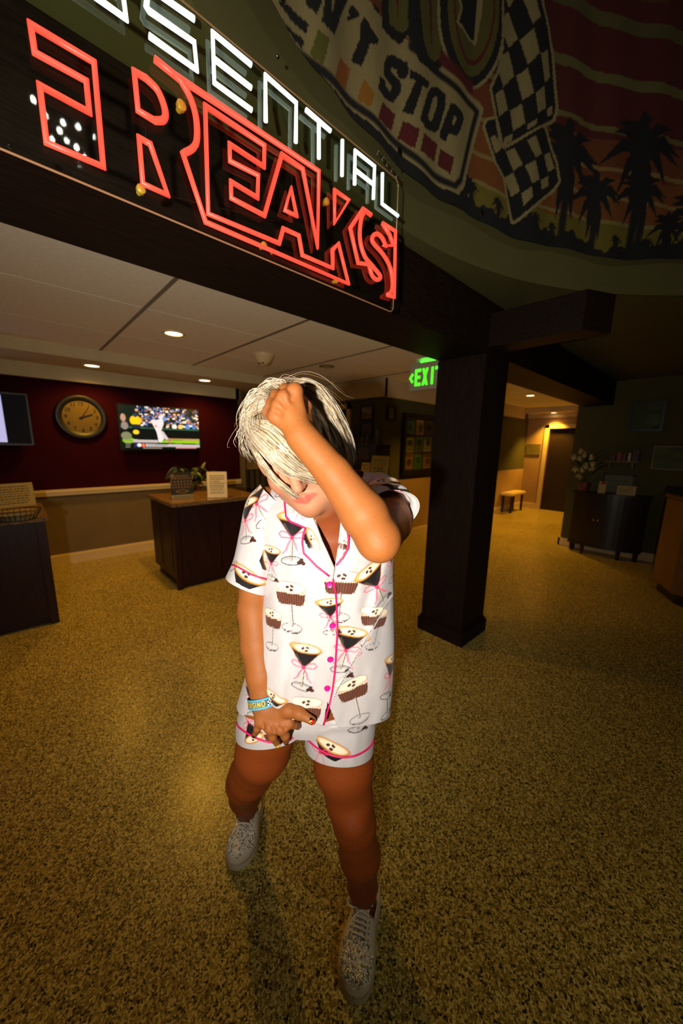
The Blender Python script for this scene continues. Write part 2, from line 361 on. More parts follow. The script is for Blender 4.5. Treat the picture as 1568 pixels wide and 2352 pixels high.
# =================================================================== LIGHTS OF THE PLACE
M['lens'] = mat('lit_lamp_lens', (1, .8, .5), .5, emit=(1, .80, .45), estr=6.)
M['lens_off'] = mat('unlit_lamp_lens', lin((190, 170, 120)), .4, noise=.05)
def downlight(u, v, z, label, lit=True, power=14., r=.072, ang=150):
    t = empty('recessed_light', (u, v, z), label, 'ceiling light', 'recessed lobby lights')
    MB().lathe([(r+.022, 0), (r+.022, -.006), (r, -.010), (r-.004, -.004), (r-.004, 0)], (u, v, z), k=32).build('trim_ring', M['trim'] if lit else M['gridbar'], t, smooth=True)
    MB().lathe([(r-.004, -.003), (.5*r, -.0045), (.01, -.005)], (u, v, z), k=32).build('lens', M['lens'] if lit else M['lens_off'], t, smooth=True)
    if lit:
        l = bpy.data.lights.new('lamp', 'SPOT'); l.energy = power; l.color = (1, .50, .045); l.spot_size = math.radians(ang); l.spot_blend = .7; l.shadow_soft_size = .06
        o = bpy.data.objects.new('lamp', l); COL.objects.link(o); o.parent = t; o.location = (0, 0, -.02)
LP = 95.
downlight(1.153, 3.386, CEIL, 'lit round ceiling light in the tiled ceiling, nearest the neon sign', power=LP)
downlight(.769, 4.87, SOF, 'lit round soffit light above the round wall clock', power=LP*.5)
downlight(1.999, 4.83, SOF, 'lit round soffit light above the baseball television', power=LP*.5)
downlight(2.898, 3.398, CEIL, 'unlit round ceiling light behind the woman\'s head', lit=False)
downlight(9.25, 2.80, SOF, 'lit round corridor light above the dark door', power=LP*2.4, ang=104)
downlight(6.9, 2.5, CEIL, 'lit corridor ceiling light beside the wooden pillar', power=LP*2.4, ang=104)
downlight(4.6, 2.45, CEIL, 'lit ceiling light behind the wooden pillar and exit sign', power=LP*1.0, ang=110)
# chandelier over the middle of the rotunda (seen as a cluster of points mirrored in the acrylic sign)
M['bulb'] = mat('lit_bulb', (1, 1, 1), .5, emit=(1, .93, .82), estr=190.)
SV = .91
def chandelier():
    c = ony(150, 268, 2*(SV+.008)+1.75); c[1] = -1.75; t = empty('chandelier', c, 'small cluster chandelier of bare bulbs under the rotunda ceiling', 'chandelier')
    MB().tube([c+(0, 0, .05), c+(0, 0, .55)], .008).lathe([(.05, .53), (.06, .54), (.06, .55)], c).build('stem', M['chrome'], t)
    for k in range(11):
        a = k*2.4; r = .05+.016*k; p = c+np.array((math.cos(a)*r, math.sin(a)*r, -.16+.03*(k % 5)))
        MB().tube([c+(0, 0, .08), c+(math.cos(a)*r*.6, math.sin(a)*r*.6, .06), p+(0, 0, .02)], .004, 6).build('arm', M['chrome'], t)
        MB().lathe([(.002, -.018), (.013, -.012), (.018, 0), (.013, .012), (.006, .02)], p, k=12).build('bulb', M['bulb'], t, smooth=True)
    l = bpy.data.lights.new('lamp', 'SPOT'); l.energy = 50.; l.color = (1, .92, .55); l.spot_size = math.radians(98); l.spot_blend = 1.; l.shadow_soft_size = .2
    o = bpy.data.objects.new('lamp', l); COL.objects.link(o); o.parent = t; o.location = (0, 0, -.22)
chandelier()

# =================================================================== NEON SIGN
M['neon_red'] = mat('red_neon', (1, .05, .03), .4, emit=(1, .055, .03), estr=1.35)
M['neon_white'] = mat('white_neon', (.9, 1, .95), .4, emit=(.82, 1., .9), estr=1.0)
SV = .91
def on_sign(P, dv=0.): return [ony(x, y, SV)*1.+np.array((0, dv, 0)) for x, y in P]
def smooth_poly(P, n=6):
    P = np.asarray(P, float); out = []
    Q = np.vstack([2*P[0]-P[1], P, 2*P[-1]-P[-2]])
    for i in range(1, len(Q)-2):
        for t in np.linspace(0, 1, n, endpoint=False):
            out.append(.5*((2*Q[i])+(-Q[i-1]+Q[i+1])*t+(2*Q[i-1]-5*Q[i]+4*Q[i+1]-Q[i+2])*t*t+(-Q[i-1]+3*Q[i]-3*Q[i+1]+Q[i+2])*t**3))
    return np.array(out+[P[-1]])
def neon():
    z0, z1, u0, u1 = ony(500, 545, SV)[2], 2.411, -.36, ony(914, 560, SV)[0]
    z0 = .5*(ony(0, 340, SV)[2]+ony(905, 712, SV)[2])
    t = empty('neon_sign', ((u0+u1)/2, SV+.03, z0), 'clear acrylic neon sign with white and red outline lettering on the dark beam', 'neon sign')
    r = .02; P = []
    for cx, cz, a0 in ((u1-r, z1-r, 0), (u0+r, z1-r, 90), (u0+r, z0+r, 180), (u1-r, z0+r, 270)):
        for a in np.linspace(a0, a0+90, 6): P.append((cx+r*math.cos(math.radians(a)), SV+.008, cz+r*math.sin(math.radians(a))))
    MB().extrude(P, (0, .006, 0)).build('acrylic_panel', M['acrylic'], t)
    MB().tube([np.array(p)+(0, .003, 0) for p in P], .0022, 6, closed=True).build('polished_edge', mat('acrylic_edge', lin((150, 110, 80)), .2, noise=.05), t)
    def tube(P, m, closed=False, rr=.0066, name='letter_tube', label=None):
        o = MB().tube(on_sign(P), rr, 10, closed=closed).build(name, M[m], t, smooth='all')
        if label: o['label'] = label
    R = 'neon_red'
    # red letters
    tube([(70, 56), (216, 143), (237, 383), (107, 328), (91, 196), (205, 258), (198, 186), (80, 121)], R, True)
    tube(np.vstack([[(308, 164)], smooth_poly([(335, 180), (360, 205), (374, 235), (380, 262), (374, 276), (355, 277)], 4), [(317, 254)]]), R, True)
    tube([(319, 316), (345, 331), (385, 448), (328, 422)], R, True)
    tube(np.vstack([[(354, 135), (400, 172)], smooth_poly([(415, 185), (437, 225), (450, 270), (452, 318), (443, 340), (420, 353)], 5), [(472, 510), (800, 652), (777, 559), (763, 575), (764, 616), (694, 586), (686, 541), (650, 525), (641, 559), (478, 491), (471, 243), (607, 334), (606, 383), (527, 331), (528, 370), (593, 403), (591, 454), (530, 417), (531, 455), (607, 495), (647, 355), (695, 388), (729, 568), (732, 393), (400, 172)]]), R)
    tube([(668, 432), (681, 496), (654, 483)], R, True)
    tube([(768, 437), (801, 460), (768, 513)], R, True)
    s1 = smooth_poly([(830, 497), (826, 530), (828, 560), (838, 590), (856, 612), (872, 632), (872, 640), (864, 642), (854, 632), (848, 610)], 4)
    tube(np.vstack([[(852, 494), (833, 480), (804, 524), (822, 604), (846, 607)], s1[::-1][2:], [(836, 488)]]), R)
    s2 = smooth_poly([(886, 566), (878, 548), (868, 538), (858, 540), (854, 551), (860, 562), (880, 585), (896, 615), (901, 650), (898, 670), (889, 677)], 4)
    tube(np.vstack([[(878, 513), (908, 531), (905, 683), (889, 677)], s2[::-1], [(880, 564), (903, 564), (895, 540)], [(878, 513)]]), R)
    Wt = 'neon_white'
    S2 = [(446, 44), (340, -30), (336, 15), (342, 25), (446, 97), (452, 161), (342, 82)]; du = ony(290, 47, SV)-ony(452, 161, SV)
    MB().tube([p+np.array((du[0], 0, 0)) for p in on_sign(S2)], .0058, 10).build('letter_tube', M[Wt], t, smooth='all')
    tube([(446, 44), (340, -30), (336, 15), (342, 25), (446, 97), (452, 161), (342, 82)], Wt, rr=.0058)
    tube([(577, 149), (488, 75), (492, 190), (578, 253)], Wt, rr=.0058)
    tube([(491, 135), (577, 202)], Wt, rr=.0058)
    tube([(610, 279), (609, 173), (680, 236), (679, 327)], Wt, rr=.0058)
    tube([(702, 252), (759, 301)], Wt, rr=.0058); tube([(732, 277), (732, 364)], Wt, rr=.0058)
    tube([(786, 322), (785, 404)], Wt, rr=.0058)
    tube([(814, 424), (815, 346), (860, 382), (857, 457)], Wt, rr=.0058); tube([(815, 390), (858, 424)], Wt, rr=.0058)
    tube([(878, 398), (877, 468), (914, 496)], Wt, rr=.0058)
    # round gold-yellow discs behind the panel, screws, feed wires and the little hanging chain
    for x, y, r in ((418, 239, .0105), (325, 432, .009), (752, 461, .0095), (608, 562, .009), (775, 643, .008)):
        c = ony(x, y, SV+.03); MB().lathe([(r*.6, -.022), (r*.6, -.01), (r, -.01), (r, -.002), (r*.8, 0), (.001, .001)], c, (0, -1, 0), 20).build('yellow_disc', M['gold'], t, smooth=True)
    for x, y in ((20, 336), (622, 583), (899, 704), (910, 375), (637, 131)):
        MB().lathe([(.004, 0), (.004, .003), (.001, .004)], ony(x, y, SV+.013), (0, -1, 0), 12).build('screw', M['chrome'], t, smooth=True)
    for P in ([(340, 278), (340, 315)], [(395, 440), (640, 500)], [(655, 232), (672, 300), (680, 420)], [(676, 498), (676, 540)]):
        MB().tube(on_sign(smooth_poly(P, 4), .02), .0012, 5).build('feed_wire', M['black'], t)
    for k in range(9):
        x, y = 868+k*5.4, 352+k*6.6; c = ony(x, y, SV+.02); a = np.linspace(0, 2*math.pi, 9)[:-1]; e = (X if k % 2 else Y)
        MB().tube([c+.006*(math.cos(q)*(X*.6-Z*.8)+.6*math.sin(q)*e) for q in a], .0012, 5, closed=True).build('chain_link', M['chrome'], t)
neon()

# =================================================================== THE LOBBY'S THINGS
# --- exit sign hanging under the ceiling beside the pillar
M['exit_green'] = mat('lit_green_lettering', (.1, 1, .05), .5, emit=(.06, 1., .01), estr=1.6)
M['exit_body'] = mat('brushed_exit_sign_body', lin((150, 140, 120)), .5, noise=.05)
def exit_sign():
    U0 = 2.62; v0, v1 = onx(941, 860, U0)[1], 1.60; z0, z1 = onx(941, 899, U0)[2], onx(941, 838, U0)[2]
    t = empty('exit_sign', (U0+.02, (v0+v1)/2, z0), 'edge-lit hanging EXIT sign with green letters beside the wooden pillar', 'exit sign')
    MB().box((U0, v1, z0), (U0+.035, v0, z1)).build('sign_body', M['exit_body'], t, bevel=.004)
    MB().box((U0+.005, v1+.05, z1), (U0+.03, v0-.05, z1+.04)).build('canopy', M['exit_body'], t, bevel=.003)
    MB().tube([(U0+.018, (v0+v1)/2, z1+.03), (U0+.018, (v0+v1)/2, CEIL)], .008).build('hanger', M['exit_body'], t)
    # letters read along -Y; traced widths
    vE, vT = onx(953, 870, U0)[1], 1.615; zc = (onx(955, 868, U0)[2]); hh = .135
    m = MB(); n = 4; Wd = (vE-vT)/n
    def quad(P): m.extrude([np.array((U0-.001, vE-p[0], zc-hh/2+p[1]*hh)) for p in P], (-.003, 0, 0))
    s = .26*Wd; w = .80*Wd
    def bar(x0, y0, x1, y1): quad([(x0, y0), (x1, y0), (x1, y1), (x0, y1)])
    bar(0, 0, s, 1); bar(s, 0, w, .17); bar(s, .83, w, 1); bar(s, .43, w*.9, .59)
    x = Wd; quad([(x, 0), (x+s, 0), (x+w, 1), (x+w-s, 1)]); quad([(x+w-s, 0), (x+w, 0), (x+s, 1), (x, 1)])
    x = 2*Wd; bar(x+w*.30, 0, x+w*.30+s, 1)
    x = 2.75*Wd; bar(x, .83, x+w*1.1, 1); bar(x+w*.4, 0, x+w*.4+s, .83)
    # chevron
    c = onx(946, 871, U0)[1]-vE
    quad([(-c-.030, .5), (-c+.002, .80), (-c+.016, .70), (-c-.008, .5)]); quad([(-c-.030, .5), (-c-.008, .5), (-c+.016, .30), (-c+.002, .20)])
    m.build('letters', M['exit_green'], t)
    l = bpy.data.lights.new('lamp', 'AREA'); l.energy = .35; l.color = (.05, 1, .05); l.size = .05; l.size_y = .2; l.shape = 'RECTANGLE'
    o = bpy.data.objects.new('lamp', l); COL.objects.link(o); o.parent = t; o.location = (-.03, -.02, z1-z0+.01); o.rotation_euler = (math.pi, math.radians(25), 0)
exit_sign()
# --- smoke detector, sprinkler
def detector():
    p = np.array((2.087, 3.479, CEIL)); t = empty('smoke_detector', p, 'cream cone-shaped smoke detector on the ceiling tile above the woman', 'smoke detector')
    MB().lathe([(.115, 0), (.112, -.012), (.098, -.03), (.066, -.078), (.05, -.092), (.001, -.092)], p, k=32).build('housing', M['trim'], t, smooth=True)
    MB().lathe([(.036, -.09), (.036, -.1), (.026, -.106), (.001, -.106)], p, k=24).build('sensor_cap', M['trim'], t, smooth=True)
    for a in (2.9, 4.0): MB().box(p+(.046*math.cos(a)-.012, .046*math.sin(a)-.012, -.096), p+(.046*math.cos(a)+.012, .046*math.sin(a)+.012, -.084)).build('vent', M['black'], t)
    p = np.array((3.66, 4.14, CEIL)); t = empty('sprinkler', p, 'small ceiling sprinkler head above the woman\'s hair', 'sprinkler')
    MB().lathe([(.035, 0), (.033, -.008), (.012, -.012), (.008, -.03), (.001, -.03)], p, k=20).build('escutcheon', M['trim'], t, smooth=True)
    MB().lathe([(.022, -.045), (.022, -.048), (.001, -.049)], p, k=16).tube([p+(.008, 0, -.02), p+(.012, 0, -.046)], .002, 5).tube([p-(.008, 0, .02), p-(.012, 0, .046)], .002, 5).build('deflector', M['gold'], t)
detector()
# --- televisions
M['screen'] = mat('lit_screen', attr='col', rough=.5, spec=.1, estr=.9)
def tv(u0, u1, z0, z1, name, label, paint, nu, nv):
    yv = 5.15; t = empty(name, ((u0+u1)/2, 5.2, z0), label, 'television')
    MB().box((u0, yv+.004, z0), (u1, 5.205, z1)).build('case', M['black'], t, bevel=.006)
    MB().box(((u0+u1)/2-.1, 5.20, (z0+z1)/2-.1), ((u0+u1)/2+.1, 5.261, (z0+z1)/2+.1)).build('wall_bracket', M['black'], t)
    b = .018; printed_panel('screen', (u0+b, yv, z0+b), X, Z, u1-u0-2*b, z1-z0-2*b, nu, nv, paint, M['screen'], t)
def ballgame(u, v):
    W, Hh = u.max(), v.max(); p = Paint(u/W*100, v/Hh*56, lin((8, 22, 16))); r = np.random.default_rng(3)
    p.poly([(0, 30), (100, 28), (100, 56), (0, 56)], lin((24, 30, 28)))
    for k in range(330):
        x, y = r.uniform(20, 100), r.uniform(30, 56); c = [(215, 215, 225), (50, 80, 165), (70, 120, 205), (28, 30, 38), (150, 105, 90), (200, 160, 120), (30, 50, 45)][r.integers(7)]
        p.ell(x, y, r.uniform(.8, 2.2), r.uniform(.8, 2.0), lin(c))
    p.ell(88, 50, 9, 7, lin((30, 34, 26)), a=.7); p.ell(10, 47, 9, 7, lin((10, 30, 24)), a=.8)
    for x, y, c in ((66, 31, (225, 225, 235)), (74, 31, (210, 185, 120)), (84, 31, (70, 130, 220)), (93, 31.5, (60, 110, 200))): p.ell(x, y, 3.2, 3.2, lin(c))
    p.poly([(0, 27.2), (100, 26.2), (100, 28.2), (0, 29)], lin((40, 85, 72)))
    p.poly([(0, 14), (100, 13), (100, 26.2), (0, 27.2)], lin((9, 16, 15)))
    p.poly([(56, 12.6), (100, 12), (100, 14.6), (40, 14.8)], lin((165, 130, 95)))
    p.poly([(44, 8.6), (100, 7.6), (100, 12), (44, 12)], lin((120, 190, 20))); p.ell(8, 11, 7, 4, lin((110, 170, 30))); p.ell(6, 17, 6, 5, lin((110, 120, 100)))
    # yellow-shirted figure and cap
    p.ell(18, 37, 6.5, 6.5, lin((228, 188, 20))); p.ell(18, 44, 2.5, 2.8, lin((30, 60, 90))); p.poly([(13, 27), (23, 27), (23, 32), (13, 32)], lin((20, 40, 60))); p.ell(17.5, 22, 3.6, 2.9, lin((220, 196, 40)))
    p.ell(4, 40, 3, 5, lin((150, 130, 120))); p.ell(5, 30, 4, 5, lin((120, 120, 125)))
    # batter: torso, raised arms, legs
    Wt = lin((205, 210, 232))
    p.poly([(37, 36), (43, 39), (52, 42), (52, 34), (48, 24), (42, 24)], Wt); p.ell(40, 36.5, 3.6, 3.2, Wt); p.ell(49.5, 43.5, 3.4, 4, Wt); p.ell(53.5, 41, 2.6, 3, lin((90, 140, 215))); p.ell(47, 47, 2.1, 2.3, lin((170, 110, 100)))
    p.poly([(42, 25), (49, 25), (51, 14), (47.5, 9), (43.5, 9.5), (43.6, 15)], Wt); p.poly([(47, 25), (51, 24), (57, 14), (54.5, 12), (51, 15)], lin((180, 186, 206))); p.ell(42, 31, 1.2, 1.4, lin((200, 90, 100)))
    p.ell(58, 10.5, 2.5, 1.6, lin((190, 120, 110)))
    # captions
    p.poly([(13, 8.6), (43, 8.2), (43, 12), (13, 12.4)], lin((168, 172, 182))); p.poly([(14, 1.8), (28, 1.6), (28, 8.4), (14, 8.6)], lin((28, 44, 92))); p.ell(20, 5, 2.6, 2.3, lin((215, 220, 230))); p.ell(25, 4.8, 2, 2.4, lin((225, 110, 50)))
    p.poly([(28, 3), (100, 2.4), (100, 6.4), (28, 7.2)], lin((166, 172, 188))); p.poly([(40, 6.6), (57, 6.6), (57, 8), (40, 8)], lin((30, 34, 36)))
    p.poly([(66, .8), (95, .8), (95, 2.6), (66, 2.6)], lin((190, 130, 150))); p.poly([(24, .2), (48, .2), (48, 2), (24, 2)], lin((120, 122, 125)))
    for k in range(14): p.ell(31+k*1.8, 5+.3*math.sin(k*3), .6, .7, lin((90, 95, 115)))
    for k in range(4): p.poly([(4, 2+k*2.4), (9+k % 2, 2+k*2.4), (9+k % 2, 3+k*2.4), (4, 3+k*2.4)], lin((140, 140, 140)), .7)
    return p
tv(1.020, 2.028, 1.375, 1.947, 'television', 'wall television showing a baseball batter, on the maroon wall', ballgame, 190, 110)
def menu_screen(u, v):
    W, Hh = u.max(), v.max(); p = Paint(u, v, lin((4, 4, 6))); e = W-.195
    p.poly([(0, .01), (e, .01), (e, Hh-.01), (0, Hh-.01)], lin((176, 178, 228)))
    for k in range(12): p.poly([(e-.3, .06+k*.04), (e-.05-.04*(k % 3), .06+k*.04), (e-.05-.04*(k % 3), .075+k*.04), (e-.3, .075+k*.04)], lin((120, 120, 180)))
    return p
tv(-.80, .205, 1.425, 1.965, 'television', 'wall television with a pale lavender page, left of the clock', menu_screen, 160, 60)
# --- wall clock
def clock():
    c = np.array((.672, 5.262, 1.758)); t = empty('wall_clock', c, 'round black-framed wall clock with a cream dial on the maroon wall', 'clock')
    n = (0, -1, 0)
    MB().lathe([(.255, 0), (.255, .02), (.245, .036), (.225, .040), (.205, .030), (.188, .022), (.188, 0)], c, n, 48).build('frame', M['black'], t, smooth=True)
    MB().lathe([(.19, .012), (.19, .016)], c, n, 48).build('dial', mat('clock_dial', lin((104, 88, 50)), .7, spec=.1, noise=.04), t)
    for k in range(1, 13):
        a = math.radians(90-30*k); m = MB(); text_at(m, str(k), .055, c+(.152*math.cos(a), -.018, .152*math.sin(a)), X, Z, bold=.0012, ext=.0006).build('numeral', M['black'], t)
    for a, L, wd, q in ((math.radians(58), .135, .010, .020), (math.radians(20), .115, .014, .024)):
        d = np.array((math.cos(a), 0, math.sin(a))); s = np.array((-math.sin(a), 0, math.cos(a))); o = c+np.array((0, -q, 0))
        MB().extrude([o-d*.03-s*wd/2, o-d*.03+s*wd/2, o+d*L+s*wd*.3, o+d*L-s*wd*.3], (0, -.002, 0)).build('hand', M['black'], t)
    MB().lathe([(.012, .02), (.012, .03), (.002, .032)], c, n, 16).build('hub', M['black'], t, smooth=True)
clock()
# --- counters
def counter(u0, u1, v0, v1, label, side_doors, name='counter'):
    t = empty(name, ((u0+u1)/2, (v0+v1)/2, 0), label, 'counter'); zt = .905
    MB().box((u0+.02, v0+.02, .09), (u1-.02, v1, zt-.04)).build('carcass', M['cabinet'], t)
    MB().box((u0+.045, v0+.045, 0), (u1-.045, v1-.02, .09)).build('plinth', M['cabinet'], t)
    MB().box((u0-.02, v0-.03, zt-.04), (u1+.02, v1+.02, zt)).build('granite_top', M['granite'], t, bevel=.006)
    for a, b in ((u0, u0+.055), (u1-.055, u1)): MB().box((a, v0, .0), (b, v0+.05, zt-.04)).build('corner_post', M['cabinet'], t, bevel=.003)
    n = max(1, round((u1-u0)/.6)); Wd = (u1-u0-.11)/n
    for k in range(n):
        a = u0+.055+k*Wd; p = MB().box((a+.006, v0+.006, .11), (a+Wd-.006, v0+.022, zt-.055)).build('front_panel', M['cabinet'], t, bevel=.003)
        MB().box((a+.07, v0+.002, .18), (a+Wd-.07, v0+.008, zt-.125)).build('raised_field', M['cabinet'], p, bevel=.002)
    if side_doors:
        Wv = (v1-v0-.06)/2
        for k in range(2):
            b = v0+.055+k*Wv; p = MB().box((u0+.004, b+.005, .10), (u0+.022, b+Wv-.005, zt-.055)).build('side_door', M['cabinet'], t, bevel=.003)
            MB().box((u0, b+.06, .17), (u0+.006, b+Wv-.06, zt-.12)).build('raised_field', M['cabinet'], p, bevel=.002)
    return t
counter(1.094, 2.05, 3.575, 4.345, 'dark wood counter with granite top under the baseball television', True)
counter(-1.6, .14, 3.554, 4.32, 'dark wood counter with granite top cut off by the left edge', False)
CT = .906
def para(lines, W, Hh, base, ink, m=.12, seed=0, title=None):
    def f(u, v):
        p = Paint(u, v, base); r = np.random.default_rng(seed); n = lines
        for k in range(n):
            y = Hh*(1-m)-(k+.5)*Hh*(1-2*m)/n; hgt = Hh*(1-2*m)/n*.42; x = W*m; e = W*(1-m)-(r.uniform(0, .25)*W if k % 4 == 3 else r.uniform(0, .05)*W)
            while x < e:
                w_ = r.uniform(.03, .10)*W; p.poly([(x, y-hgt/2), (min(x+w_, e), y-hgt/2), (min(x+w_, e), y+hgt/2), (x, y+hgt/2)], ink); x += w_+.018*W
        if title: title(p, W, Hh)
        return p
    return f
def sheet_stand(name, o, eu, W, Hh, lean, label, painter, cat='sign', nu=60, nv=90, gloss=True):
    """a printed sheet in a clear slanted stand; o = lower left corner on the counter"""
    o = np.asarray(o, float); eu = np.asarray(eu, float); nrm = np.cross(eu, Z); ev = Z*math.cos(lean)-nrm*math.sin(lean); nn = np.cross(eu, ev)
    t = empty(name, o+eu*W/2, label, cat)
    MB().extrude([o, o+eu*W, o+eu*W+ev*Hh, o+ev*Hh], -nn*.004).extrude([o, o+eu*W, o+eu*W-nrm*.07, o-nrm*.07], Z*.004).build('clear_stand', M['acrylic'], t)
    printed_panel('sheet', o+nn*.002+eu*.003+ev*.003, eu, ev, W-.006, Hh-.006, nu, nv, painter, M['print'], t)
    return t
p0 = onz(862/4.9*0+476, 1144, CT); p1 = onz(523, 1143, CT)
Wd = np.linalg.norm(p1-p0); eu = (p1-p0)/Wd
sheet_stand('counter_notice', p0, eu, Wd, Wd*1.36, .12, 'white typed notice standing on the counter right of the potted plant', para(10, Wd, Wd*1.36, lin((205, 192, 158)), lin((70, 62, 46)), .14, 1))
p0 = onz(394, 1147, CT); p1 = onz(445, 1143, CT); Wd = np.linalg.norm(p1-p0); eu = (p1-p0)/Wd
def poster(u, v):
    W, Hh = u.max(), v.max(); p = Paint(u/W*100, v/Hh*130, lin((22, 18, 14)))
    p.poly([(0, 0), (100, 0), (100, 18), (0, 18)], lin((130, 122, 96))); p.poly([(8, 5), (92, 5), (92, 11), (8, 11)], lin((90, 84, 66)))
    for y, w_ in ((112, 30), (100, 40), (84, 46), (70, 44), (56, 38)):
        for k in range(7): p.ell(50-w_+k*w_/3, y, w_/9, 4.5, lin((104, 78, 44)))
    p.ell(50, 35, 30, 9, lin((110, 84, 44))); p.ell(50, 35, 22, 5, lin((30, 24, 16))); p.poly([(3, 104), (18, 104), (18, 122), (3, 122)], lin((90, 80, 70)))
    return p
sheet_stand('counter_poster', p0, eu, Wd, Wd*1.25, .1, 'dark event poster in a clear stand in front of the potted plant', poster, 'poster')
p0 = onz(6, 1172, CT); p1 = onz(86, 1163, CT); d_ = (p1-p0)/np.linalg.norm(p1-p0); p0 = p1-d_*.30
sheet_stand('counter_notice', p0+np.array((0, .05, 0)), d_, .30, .215, .15, 'cream typed notice behind the wire basket on the left counter', para(8, .30, .215, lin((150, 132, 80)), lin((60, 50, 26)), .12, 5))
# --- wire basket
def basket():
    c = onz(38, 1192, CT+.01); c[2] = CT; t = empty('wire_basket', c, 'black wire basket on the left counter', 'basket')
    def ringpts(z, a, b): return [c+np.array((a*math.cos(q), b*math.sin(q), z)) for q in np.linspace(0, 2*math.pi, 28)[:-1]]
    MB().tube(ringpts(.075, .15, .105), .004, 6, closed=True).build('rim', M['black'], t)
    MB().tube(ringpts(.004, .11, .075), .004, 6, closed=True).build('foot_ring', M['black'], t)
    MB().tube(ringpts(.04, .132, .091), .0022, 6, closed=True).build('middle_wire', M['black'], t)
    a, b = ringpts(.075, .15, .105), ringpts(.004, .11, .075)
    for k in range(0, 27): MB().tube([a[k], b[k]], .002, 5).build('wire', M['black'], t)
    MB().prism([tuple((c+np.array((.105*math.cos(q), .07*math.sin(q), 0)))[:2]) for q in np.linspace(0, 2*math.pi, 25)[:-1]], CT+.006, CT+.045).build('card_pack', mat('olive_card', lin((92, 84, 50)), .7, noise=.3, nscale=40), t)
basket()
# --- leaves
M['leaf'] = mat('dark_green_leaf', lin((46, 62, 26)), .5, noise=.3, nscale=30)
M['leaf2'] = mat('yellow_green_leaf', lin((96, 100, 40)), .5, noise=.3, nscale=30)
def leaf_mesh(L, Wd, bend, fold=.25, n=6):
    V = []; Fs = []
    for i in range(n+1):
        s = i/n; wd = Wd*math.sin(math.pi*min(.999, s*.92+.06))**.8; z = -bend*s*s*L; V += [(-wd, s*L, z+fold*wd), (0, s*L, z), (wd, s*L, z+fold*wd)]
    for i in range(n): a = i*3; Fs += [(a, a+1, a+4, a+3), (a+1, a+2, a+5, a+4)]
    me = bpy.data.meshes.new('leaf'); me.from_pydata(V, [], Fs); me.update(); me.polygons.foreach_set('use_smooth', [True]*len(me.polygons)); return me
def put_leaf(me, parent, base, direction, roll=0., scale=1., m=None):
    o = bpy.data.objects.new('leaf', me); COL.objects.link(o); o.parent = parent
    d = Vector(direction).normalized(); q = d.to_track_quat('Y', 'Z'); o.rotation_mode = 'QUATERNION'; o.rotation_quaternion = q
    o.location = Vector(np.asarray(base)-origin(parent)); o.scale = (scale,)*3; return o
def plant():
    c = onz(447, 1124, CT); c[2] = CT; t = empty('potted_plant', c, 'bushy green potted plant on the counter below the baseball television', 'plant')
    MB().lathe([(.05, 0), (.066, .10), (.072, .10), (.072, .125), (.062, .125), (.058, .09), (.001, .09)], c, k=28).build('pot', mat('terracotta', lin((150, 84, 44)), .7, noise=.1), t, smooth=True)
    r = np.random.default_rng(5); lm = [leaf_mesh(.11, .022, .5), leaf_mesh(.085, .018, .3), leaf_mesh(.13, .02, .8)]
    lm[0].materials.append(M['leaf']); lm[1].materials.append(M['leaf2']); lm[2].materials.append(M['leaf'])
    top = c+np.array((-.06, .0, .10))
    for k in range(26):
        a = r.uniform(0, 2*math.pi); h = r.uniform(.02, .20); rr = r.uniform(.06, .22)
        e = top+np.array((math.cos(a)*rr, math.sin(a)*rr*.6, h))
        P = [c+(0, 0, .09), c*.5+e*.5+(0, 0, .05), e]; MB().tube(P, .0025, 5).build('stem', M['leaf'], t)
        for q in range(7):
            b = e+(P[1]-e)*r.uniform(0, .7); put_leaf(lm[r.integers(3)], t, b, (r.normal(), r.normal()*.7, r.uniform(-.5, .6)), scale=r.uniform(.7, 1.25))
    # longer spray leaning right
    for k in range(10):
        b = top+np.array((.10+.02*k, -.02, .06+.006*k)); put_leaf(lm[1], t, b, (1, r.normal()*.5, r.normal()*.4), scale=.9)
plant()
# --- lectern with a pinned paper in the recess, dark slatted screen behind it
def recess():
    p = ony(575, 1050, 5.75); c = np.array((p[0], 5.75, 0)); t = empty('lectern', c, 'slatted wooden stand with a pinned paper beside the end of the maroon wall', 'stand')
    zt = p[2]
    MB().box((c[0]-.15, c[1]-.02, zt), (c[0]+.30, c[1]+.02, zt+.035)).build('top_rail', mat('brass_rail', lin((220, 160, 40)), .3, noise=.05), t)
    for k in range(4): MB().box((c[0]-.14+k*.115, c[1]-.012, 0), (c[0]-.06+k*.115, c[1]+.012, zt)).build('slat', M['greige'], t, bevel=.004)
    def paper(u, v):
        W, Hh = u.max(), v.max(); q = para(5, W, Hh, lin((206, 160, 70)), lin((150, 110, 50)), .2, 9)(u, v); q.ell(W*.5, Hh*.93, W*.14, Hh*.10, lin((120, 20, 10))); return q
    printed_panel('paper', (c[0]-.13, c[1]-.026, zt-.21), X, Z, .27, .2, 40, 30, paper, M['print'], t)
recess()
